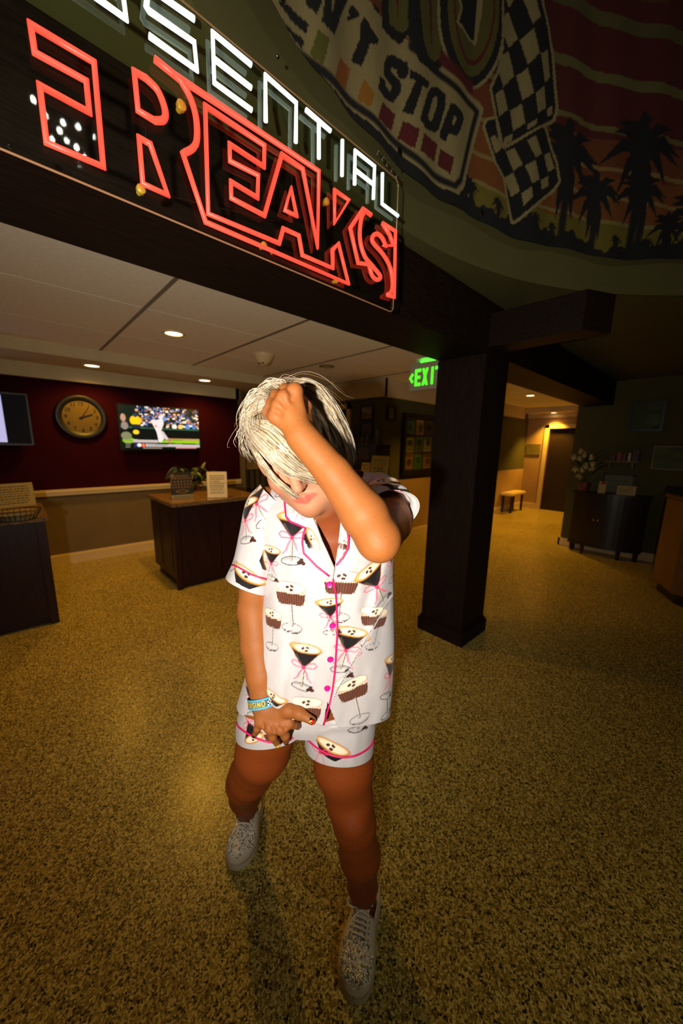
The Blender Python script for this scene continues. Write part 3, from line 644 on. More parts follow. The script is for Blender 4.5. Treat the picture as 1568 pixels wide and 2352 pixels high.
# --- framed pictures
def frame(c, eu, W, Hh, label, painter, name='framed_picture', depth=.025, border=.022, fm='black', nu=40, nv=40):
    c = np.asarray(c, float); eu = np.asarray(eu, float); n = np.cross(eu, Z); o = c-eu*W/2-Z*Hh/2
    t = empty(name, c-Z*Hh/2, label, 'picture')
    m = MB(); b = border
    for a, q, w_, h_ in ((0, 0, W, b), (0, Hh-b, W, b), (0, b, b, Hh-2*b), (W-b, b, b, Hh-2*b)):
        s = o+eu*a+Z*q; m.extrude([s, s+eu*w_, s+eu*w_+Z*h_, s+Z*h_], n*depth)
    m.build('frame', M[fm], t)
    printed_panel('print', o+n*.008+eu*b+Z*b, eu, Z, W-2*b, Hh-2*b, nu, nv, painter, M['print'], t)
    MB().extrude([o+n*.012+eu*b+Z*b, o+n*.012+eu*(W-b)+Z*b, o+n*.012+eu*(W-b)+Z*(Hh-b), o+n*.012+eu*b+Z*(Hh-b)], n*.002).build('glass', M['acrylic'], t)
    return t
def award(seed, tint, accent):
    def f(u, v):
        W, Hh = u.max(), v.max(); p = para(7, W, Hh, lin(tint), lin((90, 60, 40)), .18, seed)(u, v); p.poly([(W*.12, Hh*.80), (W*.88, Hh*.80), (W*.88, Hh*.90), (W*.12, Hh*.90)], lin(accent)); p.poly([(W*.80, Hh*.25), (W*.93, Hh*.25), (W*.93, Hh*.7), (W*.80, Hh*.7)], lin(accent)); return p
    return f
UW = 3.965
def uw(x, y): return onx(x, y, UW)
a, b = uw(829, 933), uw(858, 965); frame((UW, (a[1]+b[1])/2, (a[2]+b[2])/2), -Y, abs(a[1]-b[1]), abs(a[2]-b[2]), 'upper of two black-framed certificates right of the dark doorway', award(1, (150, 112, 72), (120, 50, 40)))
a, b = uw(828, 970), uw(856, 1004); frame((UW, (a[1]+b[1])/2, (a[2]+b[2])/2), -Y, abs(a[1]-b[1]), abs(a[2]-b[2]), 'lower of two black-framed certificates right of the dark doorway', award(2, (108, 92, 64), (96, 104, 110)))
a, b = ony(889, 931, 3.395), ony(906, 966, 3.395); frame(((a[0]+b[0])/2, 3.395, (a[2]+b[2])/2), X, abs(a[0]-b[0]), abs(a[2]-b[2]), 'narrow black-framed certificate left of the notice board', award(3, (150, 124, 70), (140, 96, 60)), nu=24)
# --- glazed notice board
def board():
    a, b = ony(926, 949, 3.395), ony(1003, 1090, 3.395); u0, u1, z0, z1 = a[0]-.02, 5.55, 1.03, 1.985; yv = 3.395
    t = empty('notice_board', ((u0+u1)/2, yv, z0), 'large black-framed notice board full of posters beside the wooden pillar', 'notice board')
    bd = .075; m = MB()
    m.box((u0, yv-.05, z0), (u1, yv, z0+bd)).box((u0, yv-.05, z1-bd), (u1, yv, z1)).box((u0, yv-.05, z0+bd), (u0+bd, yv, z1-bd)).box((u1-bd, yv-.05, z0+bd), (u1, yv, z1-bd)).build('frame', M['black'], t, bevel=.006)
    MB().box((u0+bd, yv-.012, z0+bd), (u1-bd, yv, z1-bd)).build('backing', mat('board_felt', lin((52, 34, 20)), .9, noise=.1), t)
    cols = [(150, 96, 60), (170, 120, 70), (168, 138, 74), (56, 96, 62), (96, 62, 38), (120, 104, 66), (150, 104, 70), (196, 140, 84), (80, 90, 70), (150, 90, 50), (90, 110, 90), (160, 140, 90)]
    k = 0; nC, nR = 4, 3; w_, h_ = (u1-u0-2*bd)/nC, (z1-z0-2*bd)/nR
    for i in range(nC):
        for j in range(nR):
            c = cols[(i*nR+j*5) % 12]; s = i*7+j
            def f(u, v, c=c, s=s):
                W, Hh = u.max(), v.max(); r = np.random.default_rng(s); p = Paint(u, v, lin(c))
                p.ell(W*r.uniform(.35, .65), Hh*r.uniform(.4, .65), W*.3, Hh*.22, lin(np.array(c)*r.uniform(.35, .75))); p.poly([(W*.1, Hh*.82), (W*.9, Hh*.82), (W*.9, Hh*.93), (W*.1, Hh*.93)], lin(np.array(c)*r.choice([.4, 1.35])))
                for q in range(3): p.poly([(W*.15, Hh*(.08+q*.07)), (W*r.uniform(.6, .85), Hh*(.08+q*.07)), (W*.85, Hh*(.11+q*.07)), (W*.15, Hh*(.11+q*.07))], lin(np.array(c)*.45))
                return p
            dx, dz = rng.uniform(0, .02), rng.uniform(0, .02)
            printed_panel('pinned_poster', (u0+bd+i*w_+.012+dx, yv-.014-.001*(k % 3), z0+bd+j*h_+.012+dz), X, Z, w_-.03, h_-.03, 24, 28, f, M['print'], t); k += 1
    MB().box((u0+bd*.6, yv-.04, z0+bd*.6), (u1-bd*.6, yv-.036, z1-bd*.6)).build('glass_door', M['acrylic'], t)
    MB().lathe([(.009, 0), (.009, .008), (.002, .01)], (u0+.14, yv-.05, z0+.04), (0, -1, 0), 12).build('lock', M['chrome'], t, smooth=True)
board()
# --- dark hutch below the certificates, with the things on it
def hutch():
    U0, U1 = 3.66, 3.965; zt = onx(845, 1021, 3.8)[2]; v0, v1 = onx(874, 1021, 3.75)[1], 4.02
    t = empty('hutch', ((U0+U1)/2, (v0+v1)/2, 0), 'dark wooden hutch below the two framed certificates', 'cabinet')
    MB().box((U0, v0, .08), (U1, v1, zt-.02)).build('body', M['black_wood'], t, bevel=.004)
    MB().box((U0-.02, v0-.02, zt-.02), (U1, v1+.02, zt)).build('top', M['black_wood'], t, bevel=.004)
    MB().box((U0+.03, v0+.03, 0), (U1, v1-.03, .08)).build('plinth', M['black_wood'], t)
    vm = (v0+v1)/2
    for a, b in ((v0+.01, vm-.005), (vm+.005, v1-.01)): 
        p = MB().box((U0-.012, a, .1), (U0, b, zt-.25)).build('door', M['black_wood'], t, bevel=.003); MB().lathe([(.004, 0), (.01, .012), (.002, .02)], (U0-.012, b-.03 if a < vm-.1 else a+.03, .8), (-1, 0, 0), 12).build('knob', M['chrome'], p, smooth=True)
    MB().box((U0-.006, v0+.12, zt-.21), (U0, v0+.33, zt-.05)).build('name_plate', mat('dull_plate', lin((60, 52, 40)), .5, noise=.1), t)
    gm = [mat('clear_trophy', lin((120, 130, 130)), .1, alpha=.45, noise=.05), mat('blue_bottle', lin((40, 60, 84)), .2, noise=.1), mat('amber_trophy', lin((130, 104, 60)), .3, noise=.1)]
    labs = ['tall dark bottle at the left end of the hutch top', 'small glass award left of centre on the hutch top', 'glass award in front of the lower certificate on the hutch top', 'pale glass award at the right end of the hutch top']
    for k, (x, y0, y1, mm) in enumerate(((812, 1019, 978, 1), (832, 1019, 1003, 2), (842, 1019, 1000, 0), (865, 1019, 985, 0))):
        p = onx(x, y0, 3.80); h = onx(x, y1, 3.80)[2]-zt; p[2] = zt
        tt = empty('glass_award' if k else 'bottle', p, labs[k], 'award' if k else 'bottle')
        MB().lathe([(.03, 0), (.03, .012), (.012, .016), (.012, .03)], p, k=16).build('base', gm[2], tt, smooth=True)
        MB().lathe([(.014, .03), (.026, h*.4), (.026, h*.75), (.012, h*.88), (.012, h)], p, k=16).build('body', gm[mm], tt, smooth=True)
    # lower desk in front with two leaning documents
    U2, U3 = 3.38, 3.62; zd = onx(860, 1093, 3.5)[2]; tt = empty('side_desk', ((U2+U3)/2, 3.7, 0), 'low dark desk in front of the hutch', 'desk')
    MB().box((U2-.02, v0-.08, zd-.03), (U3, v1+.1, zd)).build('top', M['black_wood'], tt, bevel=.004)
    MB().box((U2, v0-.06, 0), (U3-.02, v0-.03, zd-.03)).build('side_panel', M['black_wood'], tt); MB().box((U2, v1+.03, 0), (U3-.02, v1+.06, zd-.03)).build('side_panel', M['black_wood'], tt); MB().box((U2, v0-.03, .1), (U2+.02, v1+.03, zd-.03)).build('front_panel', M['black_wood'], tt)
    for x0, x1, y, lab, c, s in ((831, 851, 1062, 'narrow cream document leaning left on the low dark desk', (176, 150, 84), 3), (852, 893, 1046, 'wide cream document leaning right on the low dark desk', (150, 136, 84), 4)):
        a, b = onx(x0, 1092, 3.52), onx(x1, 1092, 3.52); W = abs(a[1]-b[1]); Hh = onx((x0+x1)/2, y, 3.52)[2]-zd
        sheet_stand('document', (3.49, a[1], zd), -Y, W, Hh, .15, lab, para(5, W, Hh, lin(c), lin((70, 76, 40)), .16, s), 'document', 24, 24)
hutch()
# --- corridor: bench, door plate
def corridor():
    p = onz(1178, 1130, .45); t = empty('bench', (8.9, 3.2, 0), 'pale backless bench against the corridor wall beside the dark door', 'bench')
    MB().box((8.2, 3.10, .40), (9.02, 3.385, .47)).build('seat', M['trim'], t, bevel=.02)
    for u in (8.3, 8.9):
        for v in (3.15, 3.34): MB().box((u-.02, v-.02, 0), (u+.02, v+.02, .40)).build('leg', M['black'], t)
    a, b = onx(1210, 1020, 9.44), onx(1239, 1045, 9.44)
    frame((9.445, (a[1]+b[1])/2, (a[2]+b[2])/2), -Y, abs(a[1]-b[1]), abs(a[2]-b[2]), 'small pale notice plate on the corridor wall left of the dark door', para(4, abs(a[1]-b[1]), abs(a[2]-b[2]), lin((150, 124, 80)), lin((90, 70, 40)), .2, 8), name='door_plate', border=.012, fm='gridbar', depth=.012, nu=24, nv=20)
corridor()
# --- right: bow-fronted console, flowers, leaflets, pictures, reception desk
def console():
    U1 = 6.19; vL, vR = 1.40, .57; t = empty('console_cabinet', (6.05, 1.0, 0), 'dark bow-fronted console cabinet against the right wall', 'cabinet')
    def outline(g, n=15):
        P = [(U1, vL+g), (6.02-g, vL+g)]
        for q in np.linspace(0, 1, n)[1:-1]: P.append((6.02-g-.12*math.sin(math.pi*q), vL+g+(vR-vL-2*g)*q))
        return P+[(6.02-g, vR-g), (U1, vR-g)]
    MB().prism(outline(0), .14, .86).build('body', M['black_wood'], t); MB().prism(outline(.025), .86, .895).build('top', M['black_wood'], t, bevel=.006); MB().prism(outline(.012), .12, .15).build('lower_rail', M['black_wood'], t)
    for u, v in ((6.03, 1.36), (5.93, 1.2), (5.93, .78), (6.03, .61), (6.15, 1.36), (6.15, .61)): MB().lathe([(.016, 0), (.022, .05), (.028, .12)], (u, v, 0), k=10).build('foot', M['black_wood'], t, smooth=True)
    MB().box((5.885, .972, .2), (5.895, .98, .8)).build('door_gap', M['black'], t)
    for v in (1.05, 1.10): MB().lathe([(.004, 0), (.014, .012), (.003, .022)], (5.905, v, .52), (-1, 0, 0), 12).build('knob', M['chrome'], t, smooth=True)
    # flowers
    z = .895; c = np.array((6.02, 1.30, z)); f = empty('flower_arrangement', c, 'white flower arrangement with dark leaves on the console cabinet', 'flowers')
    MB().lathe([(.05, 0), (.075, .06), (.07, .13), (.06, .13), (.055, .1), (.001, .1)], c, k=20).build('pot', mat('dark_red_pot', lin((90, 34, 22)), .5, noise=.1), f, smooth=True)
    pm = mat('white_petal', lin((196, 182, 120)), .6, noise=.08); lm = leaf_mesh(.26, .055, .5); lm.materials.append(M['leaf']); r = np.random.default_rng(8)
    pet = leaf_mesh(.05, .022, .6, n=3); pet.materials.append(pm)
    for k, (x, y) in enumerate(((1330, 1050), (1343, 1042), (1358, 1047), (1362, 1062), (1322, 1075), (1328, 1092), (1336, 1078), (1345, 1068), (1318, 1047), (1335, 1033), (1360, 1075))):
        e = onx(x, y, 5.95+.05*math.sin(k*2)); MB().tube([c+(0, 0, .1), (c+e)/2+np.array((0, 0, .05)), e], .003, 5).build('stem', M['leaf'], f)
        b = MB().lathe([(.002, -.02), (.016, -.01), (.02, .004), (.008, .016)], e, k=8).build('bloom', pm, f, smooth=True)
        for q in range(11):
            o = put_leaf(pet, f, e, (-abs(r.normal())*.6, r.normal(), r.normal()), scale=r.uniform(.8, 1.3)); o.name = 'petal'
    for x, y in ((1365, 1025), (1378, 1058), (1370, 1082), (1330, 1060), (1350, 1012), (1376, 1075), (1366, 1045)):
        e = onx(x, y, 6.05); put_leaf(lm, f, c+(e-c)*.45+np.array((0, 0, .08)), e-c, scale=.9)
    # leaflets: frame, white card, booklet
    a = onx(1378, 1130, 5.98); fr = empty('leaflet_frame', (6.02, .86, z), 'black leaflet frame on the console cabinet right of the flowers', 'frame')
    v0, v1, zh = 1.10, .76, .265; m = MB()
    for p in (((6.08, v0, z), (6.1, v0-.018, z+zh)), ((6.08, v1, z), (6.1, v1+.018, z+zh)), ((6.08, v0, z+zh-.018), (6.1, v1, z+zh)), ((6.08, v0, z), (6.1, v1, z+.018))): m.box(*p)
    m.build('frame', M['black'], fr); printed_panel('print', (6.088, v0-.018, z+.018), -Y, Z, v0-v1-.036, zh-.036, 40, 26, para(6, v0-v1-.036, zh-.036, lin((88, 92, 62)), lin((60, 60, 44)), .1, 4), M['print'], fr)
    MB().tube([(6.1, (v0+v1)/2, z+.2), (6.17, (v0+v1)/2, z)], .005, 6).build('strut', M['black'], fr)
    lb = empty('booklet', (5.97, .84, z), 'open cream booklet leaning in front of the leaflet frame', 'booklet')
    o = np.array((5.98, .915, z)); printed_panel('page', o, -Y, Z*math.cos(.25)+X*math.sin(.25), .20, .125, 30, 20, para(5, .2, .125, lin((170, 150, 90)), lin((110, 96, 56)), .12, 6), M['print'], lb); MB().extrude([o+X*.002, o+X*.002-Y*.2, o+X*.002-Y*.2+(Z*math.cos(.25)+X*math.sin(.25))*.125, o+X*.002+(Z*math.cos(.25)+X*math.sin(.25))*.125], X*.006).build('cover', M['tan'], lb)
    rc = empty('card_holder', (5.95, 1.08, z), 'small cream card with a red top beside the flowers', 'card')
    printed_panel('card', (5.95, 1.12, z), -Y, Z*math.cos(.2)+X*math.sin(.2), .085, .165, 16, 30, lambda u, v: Paint(u, v, lin((168, 146, 84))).poly([(0.02, .12), (.075, .12), (.075, .165), (.02, .165)], lin((120, 30, 16))), M['print'], rc); MB().box((5.953, 1.12, z), (6.0, 1.035, z+.012)).build('foot', M['black'], rc)
console()
def dimart(seed, base):
    def f(u, v):
        W, Hh = u.max(), v.max(); p = Paint(u, v, lin(base)); r = np.random.default_rng(seed)
        for k in range(9): p.ell(r.uniform(0, W), r.uniform(0, Hh), r.uniform(.1, .4)*W, r.uniform(.05, .2)*Hh, lin(np.array(base)*r.uniform(.6, 1.5)), a=.7, soft=.4)
        return p
    return f
frame((6.215, .765, 1.93), -Y, .36, .38, 'dim square framed picture high on the right wall', dimart(1, (70, 70, 50)), border=.03, fm='black_wood')
frame((6.215, .46, 1.40), -Y, .34, .30, 'dim framed map low on the right wall beside the desk', dimart(2, (92, 88, 60)), border=.012, fm='gridbar')
def wall_rack():
    t = empty('wall_shelf', (6.15, 1.0, 1.30), 'small wall shelf of trinkets above the console cabinet', 'shelf')
    MB().box((6.05, 1.12, 1.325), (6.22, .74, 1.345)).build('board', M['greige'], t, bevel=.003)
    for v in (1.06, .81): MB().box((6.10, v-.01, 1.25), (6.22, v+.01, 1.325)).build('bracket', M['greige'], t)
    r = np.random.default_rng(2)
    for k, (v, w_, h_, c, lab) in enumerate(((1.03, .05, .07, (60, 30, 20), 'low brown trinket box at the left end of the wall shelf'), (.965, .05, .11, (130, 30, 24), 'small red trinket box on the wall shelf'), (.91, .04, .10, (90, 24, 20), 'narrow dark red trinket box on the wall shelf'), (.79, .07, .15, (40, 16, 14), 'tall maroon trinket box at the right end of the wall shelf'))):
        o = tag(MB().box((6.08, v+w_/2, 1.345), (6.18, v-w_/2, 1.345+h_)).build('trinket_box', mat('painted_box', lin(c), .5, noise=.1), None, bevel=.006), lab, 'box', 'trinkets on the wall shelf')
    p = np.array((6.12, .86, 1.345)); tt = empty('figurine', p, 'small pale glazed figurine on the wall shelf', 'figurine')
    MB().lathe([(.02, 0), (.022, .01), (.012, .02), (.018, .05), (.012, .08), (.004, .085)], p, k=16).build('body', mat('glazed_white', lin((210, 200, 160)), .1, noise=.05), tt, smooth=True); MB().lathe([(.002, .08), (.014, .09), (.016, .1), (.003, .115)], p, k=16).build('head', mat('glazed_cream', lin((220, 210, 180)), .1, noise=.05), tt, smooth=True)
wall_rack()
def reception():
    P = [(5.98, .40), (5.0, .33), (4.62, .15), (4.40, -.25), (4.40, -1.6), (5.98, -1.6)]
    def inset(g): c = np.mean(P, 0); return [tuple(c+(np.array(p)-c)*(1-g)) for p in P]
    t = empty('reception_desk', (5.2, -.6, 0), 'angled brown reception desk at the dark right edge', 'desk')
    MB().prism(inset(.07), 0, .11).build('toe_kick', M['black'], t); MB().prism(P, .11, 1.02).build('front_panel', mat('brown_laminate', lin((112, 78, 42)), .5, noise=.15, nscale=6), t, bevel=.01); MB().prism(inset(-.03), 1.02, 1.06).build('desk_top', M['black_wood'], t, bevel=.008)
reception()

# =================================================================== PRINTED BANNER ROUND THE DRUM
RB, BZ = 2.405, 2.60
def on_drum(x, y):
    r = ray(x, y); o = CC[:2]-RC; a = r[:2]@r[:2]; b = o@r[:2]; c = o@o-RB*RB; t = (-b+math.sqrt(b*b-a*c))/a
    p = CC+r*t; return math.atan2(p[1]-RC[1], p[0]-RC[0])*-RB, p[2]
def dr(P, ox=0, oy=0, k=1.): return [on_drum(ox+x/k, oy+y/k) for x, y in P]
def banner():
    t0, t1, z1 = math.radians(-10), math.radians(142), 4.10; nu, nv = 980, 250
    A, Zz = np.meshgrid(np.linspace(t1, t0, nu), BZ+(z1-BZ)*np.linspace(0, 1, nv), indexing='ij'); a, z = A.ravel(), Zz.ravel()
    s = -a*RB; p = Paint(s, z, lin((20, 16, 12)))
    # sunset bands
    for za, zb, c in ((2.60, 2.76, (150, 138, 30)), (2.76, 2.98, (168, 98, 24)), (2.98, 3.16, (150, 76, 20)), (3.16, 4.2, (112, 26, 16))):
        m = (z >= za) & (z < zb); p.c[m] = lin(c)
    def wave(zl, wd, c):
        q = np.abs(z-(zl+.012*np.sin(s*4.2)+.006*np.sin(s*11))) < wd/2; p.c[q] = lin(c)
    wave(2.765, .018, (186, 170, 100)); wave(2.885, .018, (190, 166, 100)); wave(3.02, .02, (190, 160, 96)); wave(3.20, .026, (150, 140, 80)); wave(3.42, .045, (140, 136, 78)); wave(3.66, .06, (120, 116, 66))
    for k in range(9):
        u0 = on_drum(1330, 60)[0]+k*.28-.5
        p.poly([(u0, 3.78), (u0+.17, 3.78), (u0+.17, 4.0), (u0, 4.0)], lin(((120, 76, 30), (110, 90, 34), (104, 60, 26))[k % 3]))
    # bush line along the lower edge
    h = .075+.022*np.sin(s*6)+.018*np.sin(s*17+1)+.012*np.sin(s*43)+.008*np.sin(s*97); m = z-BZ < h; BK = lin((13, 11, 9)); p.c[m] = BK
    # palms
    def palm(cx, cy, bx, by, R):
        (x0, y0), (x1, y1) = on_drum(cx, cy), on_drum(bx, by); sc = R/330.
        p.line([(x0, y0), ((x0+x1)/2+.01, (y0+y1)/2), (x1, y1-.05)], .16*sc+.012, BK)
        for q in range(13):
            an = q*2*math.pi/13+.3*math.sin(q*5.); L = sc*(1+.25*math.sin(q*3.1)); d = np.array((math.cos(an), math.sin(an))); n = np.array((-d[1], d[0]))
            c0 = np.array((x0, y0)); P = [c0-n*.06*L, c0+d*.5*L-n*.13*L, c0+d*L+np.array((0, -.35*L)), c0+d*.5*L+n*.13*L, c0+n*.06*L]; p.poly(P, BK)
        p.ell(x0, y0, .35*sc, .35*sc, BK)
    for q in ((1305, 345, 1287, 560, 75), (1368, 440, 1358, 570, 55), (1475, 335, 1440, 590, 80), (1470, 440, 1460, 590, 55), (1536, 520, 1530, 600, 42), (1228, 500, 1226, 540, 16), (1270, 520, 1268, 550, 12), (1410, 550, 1408, 580, 14), (1087, 425, 1085, 470, 18), (1142, 470, 1140, 500, 16), (1482, 560, 1480, 592, 18), (1600, 480, 1590, 610, 60), (1660, 420, 1650, 610, 70)): palm(*q)
    CRM, RED, OLV = lin((205, 190, 140)), lin((122, 18, 14)), lin((120, 116, 40))
    # white placard
    pl = [(520, -60), (632, 75), (700, 143), (770, 212), (850, 288), (920, 350), (985, 407), (1052, 452), (1068, 432), (1114, 246), (1102, 232), (1015, 160), (900, 60), (800, -60)]
    p.poly(dr([(500, -60), (632, 96), (790, 262), (985, 430), (1060, 470), (1085, 440), (1080, 400), (900, 250), (600, -60)]), BK)
    p.poly(dr(pl), CRM); p.line(dr([(536, -60), (642, 70), (706, 132), (775, 198), (855, 274), (925, 338), (990, 394), (1044, 430), (1058, 415), (1100, 252), (1090, 240), (1018, 178), (940, 110)]), .028, BK)
    k2 = lambda P: dr(P, 784, 0, 2.)
    kb = lambda P: dr(P, 300, 0, 2.6133)
    for P in ([(870, 0), (930, 0), (1065, 130), (1045, 185)], [(870, 80), (1040, 215), (1025, 262), (880, 100)], [(1040, 15), (1100, 80), (1130, 20), (1120, -40), (1050, -40)], [(1150, 0), (1130, 130), (1215, 218), (1310, 0), (1330, -60), (1160, -60)], [(1455, 15), (1495, 50), (1490, 85), (1460, 50)]): p.poly(kb(P), BK)
    p.poly(kb([(1195, 90), (1215, 40), (1230, -20), (1200, -20)]), CRM)
    for P in ([(60, 10), (90, 50), (85, 75), (40, 90), (35, 65), (55, 60), (40, 40)], [(110, 70), (140, 130), (175, 180), (165, 205), (135, 195), (100, 305), (55, 275), (95, 160), (90, 110)],
              [(240, 240), (300, 290), (305, 340), (290, 365), (262, 350), (262, 320), (240, 300), (232, 320), (275, 370), (275, 420), (245, 468), (215, 460), (170, 410), (180, 350), (210, 370), (208, 395), (228, 415), (240, 395), (200, 340), (198, 290), (215, 250)],
              [(310, 325), (400, 385), (390, 415), (362, 405), (320, 535), (280, 510), (330, 380), (305, 360)],
              [(440, 400), (475, 430), (478, 480), (450, 590), (425, 608), (380, 595), (352, 560), (355, 530), (390, 430), (410, 402)],
              [(500, 470), (555, 515), (565, 545), (545, 600), (525, 628), (490, 615), (478, 650), (453, 630), (455, 600)]): p.poly(k2(P), BK)
    for P in ([(430, 440), (442, 450), (440, 480), (412, 560), (398, 560), (390, 540), (420, 450)], [(515, 535), (525, 545), (512, 580), (503, 570)]): p.poly(k2(P), CRM)
    for P, c in (([(725, 67), (752, 92), (736, 147), (708, 117)], (126, 128, 30)), ([(782, 130), (811, 157), (797, 207), (767, 178)], (196, 110, 24)), ([(839, 180), (861, 220), (851, 252), (825, 230)], (206, 140, 26)), ([(879, 235), (911, 260), (901, 302), (869, 275)], (122, 18, 14)), ([(926, 275), (958, 300), (948, 341), (915, 315)], (122, 18, 14)), ([(969, 307), (1006, 330), (996, 369), (959, 345)], (122, 18, 14)), ([(1011, 340), (1042, 362), (1033, 401), (1005, 375)], (122, 18, 14))): p.poly(dr(P), lin(c))
    # big letters above
    p.poly(k2([(190, -120), (190, 120), (272, 202), (302, 165), (345, 292), (430, 342), (464, 300), (468, -120)]), BK)
    p.poly(k2([(222, -120), (228, 98), (284, 152), (302, 128), (302, -120)]), OLV); p.poly(k2([(338, -120), (366, 190), (392, 262), (428, 284), (458, 262), (462, -120)]), OLV)
    p.poly(k2([(258, -120), (260, 70), (266, 76), (268, -120)]), RED); p.poly(k2([(392, -120), (408, 200), (416, 206), (412, -120)]), RED)
    def oval(cx, cy, rx, ry, c, lo=-60):
        p.poly(dr([(cx+rx*math.cos(q), cy+ry*math.sin(q)) for q in np.linspace(0, 2*math.pi, 40)[:-1]]), c)
    oval(1084, 20, 80, 182, CRM); oval(1084, 20, 74, 174, BK); oval(1086, 14, 60, 158, OLV); oval(1088, 6, 49, 140, RED); oval(1088, 2, 45, 132, OLV)
    p.poly(k2([(500, -100), (540, 40), (522, 108), (625, 202), (636, 150), (650, 60), (660, -100)]), CRM); p.poly(k2([(520, -100), (556, 40), (536, 104), (616, 180), (628, 60), (640, -100)]), BK)
    p.line(k2([(466, 270), (520, 340), (600, 390)]), .05, RED); p.line(k2([(462, 320), (560, 400), (640, 470)]), .018, CRM)
    # chequered flag
    k8 = lambda P: dr(P, 1000, 0, 4.7034)
    p.poly(k2([(738, -60), (735, 220), (712, 330), (680, 400), (700, 530), (735, 672), (762, 676), (985, 556), (1002, 500), (992, 400), (978, 250), (956, 130), (900, -60)]), CRM)
    p.poly(k2([(748, -60), (746, 222), (722, 335), (690, 405), (710, 528), (742, 658), (760, 662), (972, 545), (988, 498), (979, 400), (966, 250), (944, 130), (886, -60)]), BK)
    for P in ([(720, 190), (795, 120), (890, 410), (800, 510), (745, 400)], [(750, -60), (880, -60), (800, 80)], [(945, 0), (930, -60), (1040, -60), (1060, 0), (1115, 200), (1035, 280)], [(910, 430), (1040, 325), (1105, 595), (985, 715)], [(1120, 600), (1205, 545), (1240, 830), (1175, 900)], [(715, 610), (795, 540), (855, 810), (730, 945), (675, 760)], [(875, 820), (980, 745), (1040, 1025), (935, 1090)], [(640, 1030), (730, 960), (785, 1185), (680, 1260)], [(810, 1190), (925, 1125), (955, 1340), (840, 1415)], [(1060, 1030), (1165, 940), (1190, 1165), (1085, 1240)], [(1200, 1190), (1275, 1125), (1270, 1220), (1210, 1260)], [(975, 1360), (1080, 1300), (1070, 1360), (970, 1420)], [(735, 1490), (830, 1440), (830, 1520), (740, 1560)]): p.poly(k8(P), CRM)
    p.poly(k8([(545, 1270), (650, 1255), (700, 1560), (745, 1600), (1160, 1350), (1200, 1370), (1330, 1750), (1362, 1960), (1300, 2060), (860, 2400), (812, 2400), (725, 1940), (625, 1760), (515, 1350)]), CRM)
    p.poly(k8([(565, 1300), (640, 1290), (680, 1570), (735, 1620), (1150, 1380), (1180, 1395), (1308, 1755), (1338, 1950), (1280, 2035), (850, 2370), (828, 2350), (745, 1930), (645, 1750), (540, 1350)]), BK)
    for P in ([(590, 1490), (640, 1460), (700, 1610), (640, 1670)], [(755, 1640), (855, 1590), (930, 1780), (840, 1850)], [(970, 1530), (1060, 1480), (1140, 1665), (1060, 1720)], [(740, 1920), (840, 1865), (905, 2065), (815, 2120)], [(950, 1800), (1060, 1745), (1110, 1945), (1025, 2000)], [(1170, 1680), (1240, 1635), (1300, 1805), (1225, 1850)], [(920, 2090), (1020, 2025), (1030, 2140), (935, 2220)], [(1130, 1950), (1225, 1895), (1230, 2000), (1140, 2050)]): p.poly(k8(P), CRM)
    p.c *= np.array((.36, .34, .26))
    # hanging folds in the cloth
    rr = RB+.008*np.sin(s*9)*np.exp(-(z-BZ)*.4)+.006*np.sin(s*23+z*3)
    lo = z+.012*np.sin(s*9)*(1-np.clip((z-BZ)/.25, 0, 1))
    V = np.stack([RC[0]+rr*np.cos(a), RC[1]+rr*np.sin(a), lo], -1); base = np.array((RC[0], RC[1], BZ))
    t = empty('banner', base, 'printed cloth banner with palm sunset, chequered flag and STOP lettering round the rotunda', 'banner')
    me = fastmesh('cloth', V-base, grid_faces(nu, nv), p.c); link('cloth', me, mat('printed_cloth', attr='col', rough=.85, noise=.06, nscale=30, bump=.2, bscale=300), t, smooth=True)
    for x, y in ((637, 128), (910, 375), (1100, 502), (1260, 572), (1420, 614)):
        ang, zz = on_drum(x, y); an = -ang/RB; c = np.array((RC[0]+(RB-.012)*math.cos(an), RC[1]+(RB-.012)*math.sin(an), BZ+.03))
        MB().lathe([(.006, 0), (.012, .001), (.013, .004), (.006, .005)], c, (-math.cos(an), -math.sin(an), 0), 16).build('grommet', M['chrome'], t, smooth=True)
banner()

# =================================================================== THE WOMAN
# ---- signed-distance modelling (surface nets) so that the body is one continuous skin
def cap(a, b, ra, rb, k=.02):
    a, b = np.asarray(a, float), np.asarray(b, float); d = b-a; L = d@d+1e-12; m = max(ra, rb)+k+.012
    def f(P):
        q = P-a; t = np.clip((q@d)/L, 0, 1); return np.linalg.norm(q-t[..., None]*d, axis=-1)-(ra+(rb-ra)*t)
    return f, np.minimum(a, b)-m, np.maximum(a, b)+m, k, 1
def ell(c, rad, Rm=np.eye(3), k=.02, op=1):
    c = np.asarray(c, float); rad = np.asarray(rad, float); m = rad.max()+k+.012
    def f(P):
        q = (P-c)@Rm.T; k0 = np.linalg.norm(q/rad, axis=-1); k1 = np.linalg.norm(q/rad**2, axis=-1)+1e-9; return k0*(k0-1)/k1
    return f, c-m, c+m, k, op
def smin(a, b, k):
    h = np.clip(.5+.5*(b-a)/k, 0, 1); return b*(1-h)+a*h-k*h*(1-h)
def smax(a, b, k): return -smin(-a, -b, k)
def field(groups, P, lo=None, hi=None):
    D = None
    for kg, prims in groups:
        g = None
        for f, a, b, k, op in prims:
            if lo is not None and ((a > hi).any() or (b < lo).any()): continue
            v = f(P)
            if op < 0: g = None if g is None else smax(g, -v, k)
            else: g = v if g is None else smin(g, v, k)
        if g is None: continue
        D = g if D is None else smin(D, g, kg)
    return D
